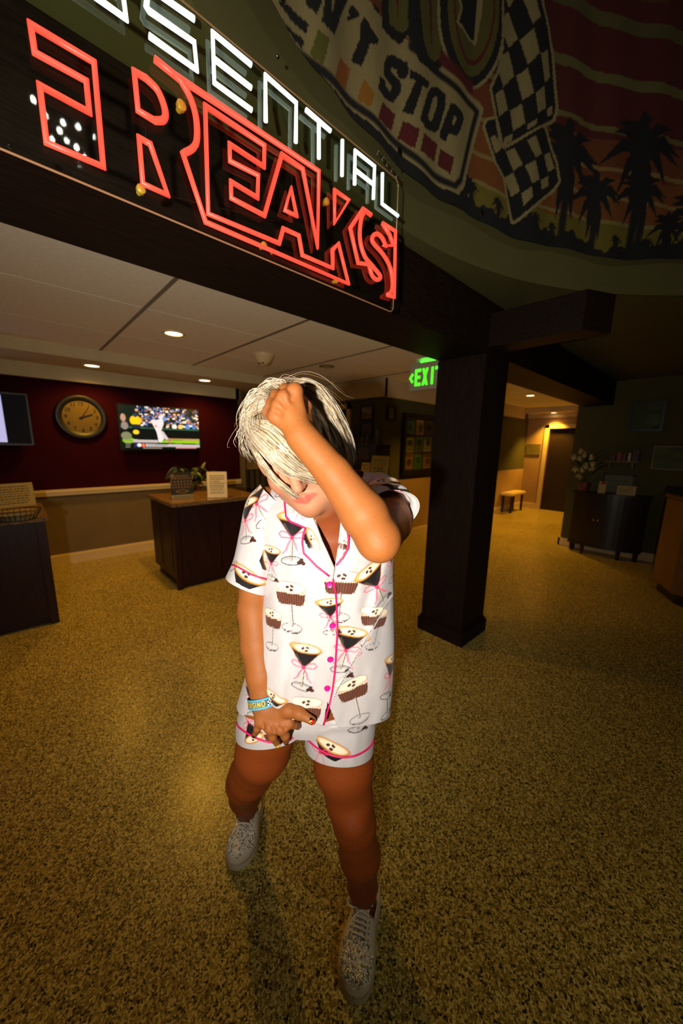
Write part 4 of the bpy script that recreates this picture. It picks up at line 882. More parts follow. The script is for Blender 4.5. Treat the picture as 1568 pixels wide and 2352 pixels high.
def surface_nets(groups, h, B=40):
    lo = np.min([p[1] for _, g in groups for p in g], 0); hi = np.max([p[2] for _, g in groups for p in g], 0)
    N = np.ceil((hi-lo)/h).astype(int)+2; NY, NZ = int(N[1]+2), int(N[2]+2)
    ids, vs, fs = [], [], []
    E = [(0, 1), (2, 3), (4, 5), (6, 7), (0, 2), (1, 3), (4, 6), (5, 7), (0, 4), (1, 5), (2, 6), (3, 7)]
    CO = np.array([(i, j, k) for i in (0, 1) for j in (0, 1) for k in (0, 1)])
    for bi in range(0, N[0], B):
        for bj in range(0, N[1], B):
            for bk in range(0, N[2], B):
                b0 = np.array((bi, bj, bk)); plo, phi = lo+b0*h, lo+(b0+B+1)*h
                if not any(not ((p[1] > phi).any() or (p[2] < plo).any()) for _, g in groups for p in g): continue
                ax = [lo[d]+(b0[d]+np.arange(B+1))*h for d in range(3)]
                P = np.stack(np.meshgrid(*ax, indexing='ij'), -1); Dv = field(groups, P, plo, phi)
                if Dv is None: continue
                S = Dv < 0
                if S.all() or not S.any(): continue
                cn = [S[i:B+i, j:B+j, k:B+k] for i, j, k in CO]; cs = sum(c.astype(np.int8) for c in cn); ac = np.argwhere((cs > 0) & (cs < 8))
                if len(ac):
                    vals = np.stack([Dv[ac[:, 0]+i, ac[:, 1]+j, ac[:, 2]+k] for i, j, k in CO], 1); acc = np.zeros((len(ac), 3)); cnt = np.zeros(len(ac))
                    for a, b in E:
                        x = (vals[:, a] < 0) != (vals[:, b] < 0); t = np.where(x, vals[:, a]/(vals[:, a]-vals[:, b]+1e-12), 0)
                        acc += x[:, None]*(CO[a]+t[:, None]*(CO[b]-CO[a])); cnt += x
                    gi = ac+b0; vs.append(lo+(gi+acc/cnt[:, None])*h); ids.append((gi[:, 0]*NY+gi[:, 1])*NZ+gi[:, 2])
                for axis in range(3):
                    sl0 = [slice(0, B)]*3; sl1 = [slice(0, B)]*3; sl1[axis] = slice(1, B+1)
                    s0, s1 = S[tuple(sl0)], S[tuple(sl1)]; e = np.argwhere(s0 != s1)
                    if not len(e): continue
                    flip = s0[e[:, 0], e[:, 1], e[:, 2]]; g = e+b0; d1, d2 = (axis+1) % 3, (axis+2) % 3
                    def cid(o1, o2):
                        q = g.copy(); q[:, d1] -= o1; q[:, d2] -= o2; return (q[:, 0]*NY+q[:, 1])*NZ+q[:, 2]
                    Q = np.stack([cid(0, 0), cid(1, 0), cid(1, 1), cid(0, 1)], 1); Q[~flip] = Q[~flip][:, ::-1]; fs.append(Q)
    ids = np.concatenate(ids); vs = np.concatenate(vs); fs = np.concatenate(fs); o = np.argsort(ids); ids, vs = ids[o], vs[o]
    idx = np.searchsorted(ids, fs); idx = np.clip(idx, 0, len(ids)-1); ok = (ids[idx] == fs).all(1)
    return vs, idx[ok]
def vnormals(V, Fs):
    n = np.cross(V[Fs[:, 1]]-V[Fs[:, 0]], V[Fs[:, 2]]-V[Fs[:, 0]]); N = np.zeros_like(V)
    for k in range(Fs.shape[1]): np.add.at(N, Fs[:, k], n)
    return N/(np.linalg.norm(N, axis=1, keepdims=True)+1e-12)
def chain(P, R, k=.02): return [cap(P[i], P[i+1], R[i], R[i+1], k) for i in range(len(P)-1)]
J = lambda *p: dep(*p)
px = lambda n, d: n*d/FPX
def camv(a, b, c): return a*CR+b*CD+c*CF

# ---- head frame
h_up = camv(-.35, -.789, -.505); h_up /= np.linalg.norm(h_up); h_f = camv(.063, .518, -.853); h_f -= h_up*(h_f@h_up); h_f /= np.linalg.norm(h_f); h_l = np.cross(h_f, h_up)
if h_l@CR < 0: h_l = -h_l
HM = np.stack([h_l, h_f, h_up])                     # rows: her left, face forward, crown up
HC = J(671.5, 1036.8, .734)
hl = lambda x, y, z: HC+HM.T@np.array((x, y, z))
def hcap(a, b, ra, rb, k=.012): return cap(hl(*a), hl(*b), ra, rb, k)
def hell(c, r, k=.012, op=1): return ell(hl(*c), r, HM, k, op)
def head_prims():
    p = [hell((0, -.012, .028), (.072, .090, .085), .03), hell((0, .028, -.035), (.054, .056, .078), .03), hcap((-.038, .02, -.072), (0, .064, -.098), .024, .021, .03), hcap((.038, .02, -.072), (0, .064, -.098), .024, .021, .03),
         hell((.034, .058, -.030), (.024, .02, .024), .025), hell((-.034, .058, -.030), (.024, .02, .024), .025), hell((0, .07, .035), (.05, .02, .02), .03)]
    p += [hell((s*.031, .088, .004), (.017, .014, .011), .012, -1) for s in (-1, 1)] + [hell((s*.031, .073, .003), (.014, .011, .010), .005) for s in (-1, 1)]
    p += [hcap((0, .080, .008), (0, .104, -.036), .0075, .0112, .012), hell((.0105, .091, -.039), (.0062, .010, .0062), .008), hell((-.0105, .091, -.039), (.0062, .010, .0062), .008)]
    p += [hcap((-.022, .076, -.067), (0, .0870, -.0650), .0035, .0046, .005), hcap((.022, .076, -.067), (0, .0870, -.0650), .0035, .0046, .005), hcap((-.020, .076, -.070), (0, .0860, -.0735), .0035, .0062, .005), hcap((.020, .076, -.070), (0, .0860, -.0735), .0035, .0062, .005), hcap((-.022, .0815, -.0690), (.022, .0815, -.0690), .0012, .0012, .003)[:4]+(-1,)]
    for s in (-1, 1): p += [hell((s*.073, -.008, -.008), (.009, .018, .030), .008)]
    return p
HEADP = head_prims()
neck = [cap(J(760, 1195, .868), J(736, 1112, .745), .056, .050, .03)]
torso = [cap(J(676, 1195, .875), J(668, 1550, .93), .068, .075, .04), cap(J(757, 1195, .865), J(740, 1550, .925), .074, .08, .04), cap(J(838, 1195, .875), J(815, 1550, .93), .068, .075, .04), cap(J(645, 1180, .888), J(878, 1168, .888), .044, .044, .04), cap(J(632, 1600, .955), J(800, 1600, .955), .082, .082, .05), ell(J(712, 1300, .82), (.05, .05, .05), k=.04), ell(J(805, 1300, .82), (.05, .05, .05), k=.04)]
legL = chain([J(782, 1620, .955), J(789, 1750, .985), J(803, 1838, 1.0), J(814, 1888, 1.0), J(826, 1962, 1.05), J(832, 2032, 1.10), J(836, 2085, 1.14)], [.078, .079, .061, .055, .056, .041, .034], .022)+[ell(J(812, 1886, .958), (.030, .03, .036), k=.03)]
legR = chain([J(635, 1610, .955), J(604, 1722, 1.0), J(575, 1778, 1.07), J(563, 1795, 1.105), J(563, 1826, 1.25), J(566, 1868, 1.385)], [.086, .072, .059, .053, .050, .034], .022)
T1, H1, T2, H2 = onz(806, 2304), onz(850, 2070), onz(541, 2000), onz(592, 1832)      # toes and heels on the floor
foot = [cap(J(836, 2085, 1.14), T1*.42+H1*.58+Z*.05, .033, .028, .02), cap(J(566, 1868, 1.385), T2*.42+H2*.58+Z*.05, .033, .028, .02)]
# hanging right arm (left in the picture) and its hand on the thigh
WR = J(608, 1616, .853)
armR = chain([J(615, 1160, .875), J(591, 1300, .89), J(583, 1400, .902), J(592, 1480, .886), J(602, 1550, .866), WR], [.047, .043, .0405, .0420, .0375, .0320], .010)
K = [J(597, 1656, .829), J(620, 1671, .818), J(645, 1673, .816), J(664, 1660, .822)]     # pinky .. index knuckles
armR += [cap(WR, q, .020, .0115, .014) for q in K]+[cap(K[i], K[i+1], .010, .010, .010) for i in range(3)]+[cap(WR, J(640, 1640, .833), .019, .017, .014)]
fingR = [chain([K[0], J(591, 1673, .832), J(585, 1687, .850)], [.0095, .0083, .0068], .005), chain([K[1], J(626, 1692, .822), J(637, 1708, .840)], [.0105, .0095, .0078], .005),
         chain([K[2], J(655, 1690, .822), J(657, 1702, .848)], [.011, .0098, .008], .005), chain([K[3], J(675, 1664, .832), J(684, 1668, .862)], [.0108, .0096, .008], .005)]
thumbR = chain([J(632, 1634, .836), J(662, 1631, .818), J(686, 1638, .807), J(717, 1655, .799)], [.0175, .0145, .0125, .0092], .010)
armR += [cap((K[i]+K[i+1])/2-CF*.0105, (K[i]+K[i+1])*.40+WR*.20-CF*.0145, .0024, .0010, .008)[:4]+(-1,) for i in range(3)]
armR += sum(fingR, [])+thumbR
# raised left arm across the face, fist in the hair
WL = J(692, 1002, .592)
armL = chain([J(892, 1160, .865), J(893, 1200, .74), J(868, 1236, .602)], [.052, .047, .039], .008)+chain([J(867, 1236, .596), J(836, 1182, .592), J(766, 1088, .592), WL], [.0365, .0395, .0300, .0272], .008)+[ell(J(873, 1256, .588), (.021, .021, .021), k=.02)]
KL = [J(634, 957, .590), J(642, 933, .584), J(654, 914, .582), J(677, 898, .590)]         # pinky .. index knuckles
armL += [cap(WL, q, .018, .0120, .007) for q in KL]+[cap(KL[i], KL[i+1], .0085, .0085, .006) for i in range(3)]+[ell(q, (.0135,)*3, k=.005) for q in KL]
armL += [cap(WL*.75+(KL[1]+KL[2])*.125, (KL[1]+KL[2])/2*.8+WL*.2, .018, .010, .010)]
armL += [cap((KL[i]+KL[i+1])/2-CF*.0105, (KL[i]+KL[i+1])*.40+WL*.20-CF*.0135, .0026, .0010, .008)[:4]+(-1,) for i in range(3)]
tips = [(J(617, 945, .610), J(613, 957, .645)), (J(625, 927, .605), J(618, 940, .645)), (J(635, 909, .605), J(625, 920, .645)), (J(655, 895, .612), J(642, 904, .650))]
armL += sum([chain([KL[i], a, b], [.0118, .0106, .009], .004) for i, (a, b) in enumerate(tips)], [])+chain([J(700, 968, .605), J(700, 935, .625), J(688, 915, .640)], [.014, .0120, .010], .008)
SKIN_SKIP = False
body_groups = [(.03, torso+legL), (.03, legR), (.02, foot), (.03, neck), (.015, HEADP), (.012, armR), (.003, armL)]
BV, BF = surface_nets(body_groups, .0026)
BN = vnormals(BV, BF)
# ---- skin tones
def tone():
    c = np.tile(lin((144, 85, 40)), (len(BV), 1)); L = (BV-HC)@HM.T
    dist_head = np.linalg.norm(L*np.array((1, 1, .8)), axis=1); m = np.clip((.135-dist_head)/.02, 0, 1)[:, None]; c = c*(1-m)+lin((166, 114, 86))*m
    q = field([(0, neck+torso)], BV); m = np.clip((.006-q)/.006, 0, 1)[:, None]*(1-m); c = c*(1-m)+lin((130, 64, 32))*m
    ck = np.exp(-(((np.abs(L[:, 0])-.036)/.02)**2+((L[:, 2]+.03)/.02)**2))*(L[:, 1] > .03); c = c*(1-.35*ck[:, None])+lin((176, 92, 70))*.35*ck[:, None]
    lip = np.clip(1.25-np.sqrt((L[:, 0]/.023)**2+((L[:, 2]+.0700)/.0068)**2), 0, .25)*4*(L[:, 1] > .07); lip = np.clip(lip, 0, 1)[:, None]; c = c*(1-lip)+lin((176, 84, 70))*lip
    # knuckles and fingers a little rosier
    for q in K+KL:
        g = np.exp(-(np.linalg.norm(BV-q, axis=1)/.014)**2)[:, None]*.35; c = c*(1-g)+lin((158, 84, 50))*g
    g = np.exp(-(np.linalg.norm(BV-J(856, 1175, .556), axis=1)/.0022)**2)[:, None]; c = c*(1-g)+lin((190, 20, 16))*g
    # fine creases darkening the knuckle folds are geometry; freckles come from the shader
    return c
def skin_mat():
    m = mat('tanned_skin', attr='col', rough=.55, spec=.25, noise=.07, nscale=26, bump=.12, bscale=420); nt = m.node_tree; b = nt.nodes['Principled BSDF']
    src = b.inputs['Base Color'].links[0].from_socket; v = nt.nodes.new('ShaderNodeTexVoronoi'); v.inputs['Scale'].default_value = 95; tc = nt.nodes.new('ShaderNodeTexCoord'); nt.links.new(tc.outputs['Object'], v.inputs['Vector'])
    r = nt.nodes.new('ShaderNodeValToRGB'); r.color_ramp.elements[0].position = .06; r.color_ramp.elements[0].color = (.62, .5, .42, 1); r.color_ramp.elements[1].position = .16; r.color_ramp.elements[1].color = (1, 1, 1, 1); nt.links.new(v.outputs['Distance'], r.inputs[0])
    mx = nt.nodes.new('ShaderNodeMixRGB'); mx.blend_type = 'MULTIPLY'; mx.inputs[0].default_value = .55; nt.links.new(src, mx.inputs[1]); nt.links.new(r.outputs[0], mx.inputs[2]); nt.links.new(mx.outputs[0], b.inputs['Base Color'])
    return m
PB = np.array((*((onz(815, 2200)+onz(560, 1930))/2)[:2], 0.))
person = empty('person', PB, 'person in white cocktail-print pyjamas with bowed head, one hand in short blonde hair', 'person')
body = link('body', fastmesh('body', BV-PB, BF, tone()), skin_mat(), person, smooth=True)
# ---- fishnet tights over the legs
def tights():
    sel = (BV[BF][:, :, 2].max(1) < .775) & (field([(0, armR)], BV)[BF].min(1) > .004)
    Fs = BF[sel]; u, inv = np.unique(Fs, return_inverse=True); V = BV[u]+BN[u]*.0013; Fs = inv.reshape(-1, 4)
    tu = np.zeros(len(V)); tv_ = np.zeros(len(V)); best = np.full(len(V), 1e9)
    for ch in ([J(795, 1620, .95), J(803, 1838, 1.0), J(814, 1888, 1.0), J(826, 1962, 1.05), J(836, 2085, 1.14)], [J(635, 1610, .955), J(575, 1778, 1.07), J(563, 1795, 1.105), J(562, 1868, 1.385)]):
        acc = 0.
        for a, b in zip(ch[:-1], ch[1:]):
            d = b-a; L = np.linalg.norm(d); d = d/L; q = V-a; t = np.clip(q@d, 0, L); w_ = q-np.outer(t, d); dist = np.linalg.norm(w_, axis=1); m = dist < best
            e1 = CR-d*(CR@d); e1 /= np.linalg.norm(e1); e2 = np.cross(d, e1); an = np.arctan2(w_@e2, w_@e1)
            tu[m] = an[m]*.058; tv_[m] = acc+t[m]; best[m] = dist[m]; acc += L
    me = fastmesh('fishnet_tights', V-PB, Fs); at = me.attributes.new('net', 'FLOAT_VECTOR', 'POINT'); at.data.foreach_set('vector', np.stack([tu, tv_, tu*0], 1).astype(np.float32).ravel())
    m = mat('fishnet_over_skin', lin((196, 108, 52)), .5, spec=.3); nt = m.node_tree; b = nt.nodes['Principled BSDF']; Nn = nt.nodes.new; Lk = nt.links.new
    a = Nn('ShaderNodeAttribute'); a.attribute_name = 'net'; sp = Nn('ShaderNodeSeparateXYZ'); Lk(a.outputs['Vector'], sp.inputs[0]); outs = []
    for s in (1, -1):
        mm = Nn('ShaderNodeMath'); mm.operation = 'MULTIPLY_ADD'; Lk(sp.outputs[1], mm.inputs[0]); mm.inputs[1].default_value = 1.35*s; Lk(sp.outputs[0], mm.inputs[2])
        k = Nn('ShaderNodeMath'); k.operation = 'MULTIPLY'; k.inputs[1].default_value = 2*math.pi/.0062; Lk(mm.outputs[0], k.inputs[0])
        sn = Nn('ShaderNodeMath'); sn.operation = 'SINE'; Lk(k.outputs[0], sn.inputs[0]); outs.append(sn.outputs[0])
    mxm = Nn('ShaderNodeMath'); mxm.operation = 'MAXIMUM'; Lk(outs[0], mxm.inputs[0]); Lk(outs[1], mxm.inputs[1])
    r = Nn('ShaderNodeValToRGB'); r.color_ramp.elements[0].position = .62; r.color_ramp.elements[0].color = (*lin((162, 76, 26)), 1); r.color_ramp.elements[1].position = .9; r.color_ramp.elements[1].color = (*lin((92, 40, 10)), 1)
    Lk(mxm.outputs[0], r.inputs[0]); Lk(r.outputs[0], b.inputs['Base Color'])
    bp = Nn('ShaderNodeBump'); bp.inputs['Strength'].default_value = .3; bp.inputs['Distance'].default_value = .001; Lk(mxm.outputs[0], bp.inputs['Height']); Lk(bp.outputs[0], b.inputs['Normal'])
    link('fishnet_tights', me, m, person, smooth=True)['label'] = 'tan fishnet tights'
tights()
# ---- cloth made of rings traced round the figure, each with its own depth
def ring_cloth(rows, n_front, n_back, n_rows, z_fn=None, pw=.75):
    rows = np.asarray(rows, float); s0 = np.linspace(0, 1, len(rows)); s = np.linspace(0, 1, n_rows)
    # cubic-ish interpolation of the ring table
    def ip(c):
        y = rows[:, c]; m = np.gradient(y, s0); i = np.clip(np.searchsorted(s0, s)-1, 0, len(s0)-2); h = s0[i+1]-s0[i]; t = (s-s0[i])/h
        return (2*t**3-3*t*t+1)*y[i]+(t**3-2*t*t+t)*h*m[i]+(-2*t**3+3*t*t)*y[i+1]+(t**3-t*t)*h*m[i+1]
    C = [ip(c)[None, :] for c in range(8)]
    ph = np.concatenate([np.linspace(0, math.pi, n_front, endpoint=False), np.linspace(math.pi, 2*math.pi, n_back, endpoint=False)])[:, None]
    w_ = (1-np.cos(ph))/2; sn = np.sin(ph); fr = np.where(sn > 0, np.abs(sn)**pw, 0); bk = np.where(sn < 0, np.abs(sn)**pw, 0)
    x = C[0]+(C[2]-C[0])*w_; y = C[1]+(C[3]-C[1])*w_+C[4]*fr-.35*C[4]*bk; d = C[5]-C[6]*fr+C[7]*bk
    if z_fn is not None: d = z_fn(x, y, d, sn, np.broadcast_to(s[None, :], x.shape))
    V = deps(x, y, d).reshape(-1, 3); return V, grid_faces(len(ph), n_rows, True), np.stack([x, y, d], -1).reshape(-1, 3), np.broadcast_to(sn, x.shape).ravel()
_wr = np.random.default_rng(21); _W = [(_wr.uniform(-1, 1), _wr.uniform(-1, 1), _wr.uniform(0, 6.28)) for _ in range(22)]
def wrinkle(x, y, amp, scale):
    o = 0
    for k, (a, b, c) in enumerate(_W): o = o+np.sin((x*a*1.6+y*b*.55)/scale*(1+.16*k)+c+1.3*np.sin((x*b-y*a)/(scale*2.7)+c))/(1+.2*k)
    return amp*o/3.
def seg_d(x, y, P):
    """signed distance to a polyline (positive on its right-hand / lower side) in picture units"""
    best = np.full(np.shape(x), 1e9); sg = np.zeros(np.shape(x))
    for p, q in zip(P[:-1], P[1:]):
        dx, dy = q[0]-p[0], q[1]-p[1]; L = dx*dx+dy*dy; t = np.clip(((x-p[0])*dx+(y-p[1])*dy)/L, 0, 1); ex, ey = x-p[0]-t*dx, y-p[1]-t*dy; dd = np.hypot(ex, ey); m = dd < best
        best = np.where(m, dd, best); sg = np.where(m, np.sign(dx*ey-dy*ex), sg)
    return best, sg
def fold(x, y, P, A, wd): d, _ = seg_d(x, y, P); return A*np.exp(-(d/wd)**2)
def shirt_z(x, y, d, sn, s):
    f = np.clip(sn*3, 0, 1)
    o = wrinkle(x, y, .0036, 30.)+wrinkle(y*.6, x, .004, 62.)*np.clip((y-1180)/120, .25, 1)
    o = o+fold(x, y, [(890, 1295), (862, 1380), (850, 1470)], .007, 16)-fold(x, y, [(872, 1300), (838, 1400)], .006, 12)+fold(x, y, [(630, 1370), (648, 1480), (640, 1620)], .006, 18)-fold(x, y, [(664, 1440), (676, 1560), (668, 1640)], .004, 14)
    o = o+fold(x, y, [(740, 1330), (760, 1430), (752, 1560)], .003, 20)+fold(x, y, [(800, 1320), (830, 1340), (880, 1320)], .005, 14)
    dd, sg = seg_d(x, y, [(915, 1352), (880, 1400), (830, 1490), (775, 1585), (752, 1640)])
    right = sg < 0; tp = np.clip((1660-y)/90, 0, 1)*np.clip((y-1340)/40, 0, 1)
    o = o+tp*np.where(right, .016*np.exp(-dd/46.), -.009*np.exp(-dd/13.))
    # bust
    o = o+.012*np.exp(-(((x-700)/62)**2+((y-1300)/70)**2))+.010*np.exp(-(((x-815)/55)**2+((y-1310)/70)**2))
    return d-o*f
SHIRT_ROWS = [(690, 1098, 835, 1085, 26, .865, .034, .05), (636, 1110, 872, 1094, 32, .865, .058, .06), (600, 1134, 896, 1116, 34, .862, .068, .08), (588, 1170, 906, 1160, 30, .862, .084, .09), (592, 1230, 907, 1230, 22, .866, .098, .10),
              (602, 1300, 904, 1310, 16, .875, .103, .10), (604, 1380, 905, 1390, 16, .885, .103, .10), (590, 1480, 906, 1480, 22, .90, .100, .10), (562, 1560, 903, 1560, 32, .915, .103, .11), (543, 1622, 897, 1634, 44, .925, .106, .11)]
V, Fs, Q, SN = ring_cloth(SHIRT_ROWS, 330, 60, 400, shirt_z)
SHIRT = dict(V=V, F=Fs, Q=Q, SN=SN)
VNECK = [(718, 1178), (742, 1245), (768, 1306), (776, 1262), (783, 1190), (790, 1130), (700, 1120)]
def inpoly(x, y, P):
    ins = np.zeros(np.shape(x), bool); P = np.asarray(P, float)
    for (x0, y0), (x1, y1) in zip(P, np.roll(P, -1, 0)):
        if y0 != y1: ins ^= ((y0 > y) != (y1 > y)) & (x < (x1-x0)*(y-y0)/(y1-y0)+x0)
    return ins
pq, _ = proj(V); fc = pq[Fs].mean(1); cut = inpoly(fc[:, 0], fc[:, 1], VNECK) & (SN[Fs].min(1) > -.05)
# the left front is cut a little shorter, and the fronts part below the last button
hem = inpoly(fc[:, 0], fc[:, 1], [(742, 1668), (700, 1656), (640, 1652), (560, 1642), (540, 1700), (745, 1720)]) | inpoly(fc[:, 0], fc[:, 1], [(752, 1612), (742, 1666), (745, 1720), (782, 1720), (778, 1676)])
cut |= hem & (SN[Fs].min(1) > 0)
SHIRT['F'] = Fs[~cut]
SLR_ROWS = [(598, 1112, 672, 1176, 8, .866, .050, .05), (566, 1150, 648, 1232, 10, .866, .058, .055), (549, 1225, 628, 1292, 12, .872, .060, .055), (536, 1285, 619, 1340, 12, .878, .060, .055), (518, 1326, 613, 1362, 14, .882, .058, .055)]
V, Fs, Q, SN = ring_cloth(SLR_ROWS, 150, 60, 150, lambda x, y, d, sn, s: d-(wrinkle(x, y, .003, 26.)+fold(x, y, [(600, 1120), (590, 1240), (600, 1340)], .004, 12))*np.clip(sn*3, 0, 1)); SLR = dict(V=V, F=Fs, Q=Q, SN=SN)
SHL_ROWS = [(580, 1560, 722, 1570, 18, .945, .070, .08), (550, 1632, 706, 1635, 26, .95, .086, .10), (542, 1668, 700, 1652, 36, .955, .092, .095), (541, 1690, 697, 1668, 42, .958, .094, .095)]
SHR_ROWS = [(690, 1570, 872, 1570, 18, .945, .070, .08), (695, 1635, 866, 1640, 26, .95, .086, .10), (699, 1680, 860, 1690, 42, .955, .094, .095), (700, 1706, 858, 1716, 52, .958, .096, .095)]
sz = lambda x, y, d, sn, s: d-(wrinkle(x, y, .0024, 26.)+fold(x, y, [(700, 1690), (760, 1672), (850, 1668)], .006, 9)+fold(x, y, [(560, 1650), (640, 1672)], .005, 9))*np.clip(sn*3, 0, 1)
V, Fs, Q, SN = ring_cloth(SHL_ROWS, 190, 70, 110, sz); SHL = dict(V=V, F=Fs, Q=Q, SN=SN)
V, Fs, Q, SN = ring_cloth(SHR_ROWS, 190, 70, 110, sz); SHR = dict(V=V, F=Fs, Q=Q, SN=SN)
V, Fs, Q, SN = ring_cloth([(580, 1560, 872, 1562, 16, .95, .072, .08), (558, 1615, 866, 1620, 22, .953, .084, .09), (556, 1650, 852, 1655, 26, .955, .086, .10), (600, 1672, 815, 1678, 26, .955, .075, .08)], 260, 70, 90, lambda x, y, d, sn, s: d-wrinkle(x, y, .0015, 26.)*np.clip(sn*3, 0, 1)); SHW = dict(V=V, F=Fs, Q=Q, SN=SN)
# far sleeve: a gathered tube round the raised upper arm
def far_sleeve():
    a, b = J(868, 1140, .90), J(893, 1182, .745); ax = b-a; L = np.linalg.norm(ax); ax /= L; e1 = CR-ax*(CR@ax); e1 /= np.linalg.norm(e1); e2 = np.cross(ax, e1)
    nu, nv = 130, 120; P, T = np.meshgrid(np.linspace(0, 2*math.pi, nu, endpoint=False), np.linspace(0, 1, nv), indexing='ij'); P, T = P.ravel(), T.ravel()
    r = .060-.002*T+.0045*np.sin(T*19+1.2*np.sin(P*2+.6))*np.clip(T*3, 0, 1)+.0025*np.sin(P*5+T*6)+.004*(T > .93)*np.sin(P*3)
    V = a+np.outer(T*L, ax)+(np.cos(P)*r)[:, None]*e1+(np.sin(P)*r)[:, None]*e2
    return dict(V=V, F=grid_faces(nu, nv, True), Q=None, SN=np.ones(len(V)))
SLL = far_sleeve()
for c in (SHIRT, SLR, SHL, SHR, SLL, SHW):
    c['N'] = vnormals(c['V'], c['F']); cen = c['V'].mean(0)
    if ((c['V']-cen)*c['N']).sum() < 0: c['N'] = -c['N']; c['F'] = c['F'][:, ::-1]
    c['px'] = proj(c['V'])[0]; c['col'] = np.tile(lin((186, 181, 183)), (len(c['V']), 1))
# ---- cocktail print, laid on the cloth's own tangent plane at each motif
INK, BR, TAN_, CRE, PINK, GRY = lin((26, 22, 24)), lin((104, 62, 48)), lin((214, 158, 88)), lin((240, 222, 196)), lin((224, 70, 112)), lin((112, 106, 104))
def beans(p, cx, cy, k=1.): 
    for dx, dy, r in ((-6, 0, .5), (5, 3, -.4), (3, -5, .2)): p.ell(cx+dx*k, cy+dy*k, 4.6*k, 3.0*k, lin((72, 42, 32)), r)
def coupe(p):
    p.poly([(-36, 38), (36, 38), (33, 8), (24, -1), (-24, -1), (-33, 8)], lin((226, 186, 164))); p.poly([(-35, 24), (35, 24), (32, 8), (24, -2), (-24, -2), (-32, 8)], BR)
    for x in range(-33, 34, 6): p.line([(x, 25), (x*.86, 0)], 1.7, lin((62, 34, 26))); p.line([(x+3, 36), (x+3, 25)], 1.2, lin((196, 140, 118)))
    p.ell(0, 38, 37, 13, GRY); p.ell(0, 38, 35.5, 11.5, CRE); beans(p, 0, 38, 1.05)
    for q in range(-28, 30, 5): p.ell(q, 24.5+abs(q)*.05, 1.4, 1.4, CRE)
    p.line([(0, -2), (0, -50)], 5.6, lin((140, 132, 128))); p.line([(-.8, -3), (-.8, -48)], 1.8, lin((228, 224, 220))); p.line([(2.6, -2), (2.6, -50)], 1.1, lin((60, 56, 56)))
    ring = [(24*math.cos(a), -54+9.5*math.sin(a)) for a in np.linspace(0, 2*math.pi, 26)[:-1]]; p.line(ring, 1.7, GRY, closed=True); p.line([(20*math.cos(a), -58+9*math.sin(a)) for a in np.linspace(3.4, 6.0, 12)], 1.6, INK)
def martini(p):
    p.line([(0, -4), (0, -52)], 5., lin((150, 136, 104))); p.line([(-.8, -8), (-.8, -50)], 1.6, lin((226, 220, 206))); p.line([(2.4, -6), (2.4, -52)], 1.1, lin((58, 50, 40)))
    ring = [(25*math.cos(a), -54+8.5*math.sin(a)) for a in np.linspace(0, 2*math.pi, 26)[:-1]]; p.line(ring, 2., lin((70, 66, 66)), closed=True); p.line([(20*math.cos(a), -55+6*math.sin(a)) for a in np.linspace(.3, 2.8, 10)], 2.4, lin((150, 146, 146)))
    for dx, dy, r in ((17, -57, .3), (25, -58, -.3), (21, -53, .8)): p.ell(dx, dy, 5.5, 3.8, lin((44, 24, 20)), r); p.ell(dx+1, dy, 2.2, 1.4, lin((104, 44, 34)), r)
    p.poly([(-38, 38), (38, 38), (4, -6), (-4, -6)], INK); p.poly([(-24, 22), (-18, 22), (-2, -4), (-5, -4)], lin((66, 60, 62))); p.line([(-39, 38), (-3, -7)], 1.4, lin((150, 80, 50))); p.line([(39, 38), (3, -7)], 1.4, lin((150, 80, 50)))
    p.ell(0, 39, 40, 12.5, lin((150, 96, 44))); p.ell(0, 39.5, 38, 11, TAN_); p.ell(2, 39, 30, 8.5, CRE); beans(p, 0, 39, .95)
    for s in (-1, 1):
        p.line([(0, -8), (s*12, 3), (s*26, 6), (s*31, 0), (s*24, -7), (s*10, -8), (0, -9)], 2.6, PINK, a=.85); p.line([(0, -9), (s*9, -20), (s*14, -34), (s*21, -40)], 3.4, lin((232, 110, 140)), a=.85); p.line([(s*2, -10), (s*6, -20), (s*12, -34)], 1.4, PINK)
    p.ell(0, -8, 4.2, 4.2, lin((206, 50, 90)))
def bowl(p):                                          # a tilted glass seen from above, as on hems and cuffs
    p.poly([(-44, 0), (44, 0), (20, -24), (-16, -26)], INK); p.ell(0, 2, 46, 14, lin((150, 96, 44))); p.ell(0, 3, 43, 12, TAN_); p.ell(2, 3, 36, 9, CRE); beans(p, -2, 3, 1.1)
def glassbase(p):
    ring = [(25*math.cos(a), 8.5*math.sin(a)) for a in np.linspace(0, 2*math.pi, 26)[:-1]]; p.line(ring, 2., lin((70, 66, 66)), closed=True); p.line([(0, 2), (0, 42)], 4.4, lin((140, 130, 116))); p.line([(2, 2), (2, 42)], 1.1, lin((50, 46, 46))); p.line([(20*math.cos(a), -2+7*math.sin(a)) for a in np.linspace(3.4, 6.0, 12)], 2.2, INK)
    for dx, dy, r in ((17, -3, .3), (25, -4, -.3), (21, 1, .8)): p.ell(dx, dy, 5.5, 3.8, lin((44, 24, 20)), r); p.ell(dx+1, dy, 2.2, 1.4, lin((104, 44, 34)), r)
def bow(p):
    for s in (-1, 1): p.line([(0, 0), (s*12, 11), (s*26, 12), (s*30, 5), (s*22, -1), (0, -1)], 2.6, PINK, a=.9); p.line([(0, 0), (s*9, -12), (s*13, -28), (s*20, -34)], 3.2, lin((232, 110, 140)), a=.9)
    p.ell(0, 0, 4.4, 4.4, lin((206, 50, 90)))
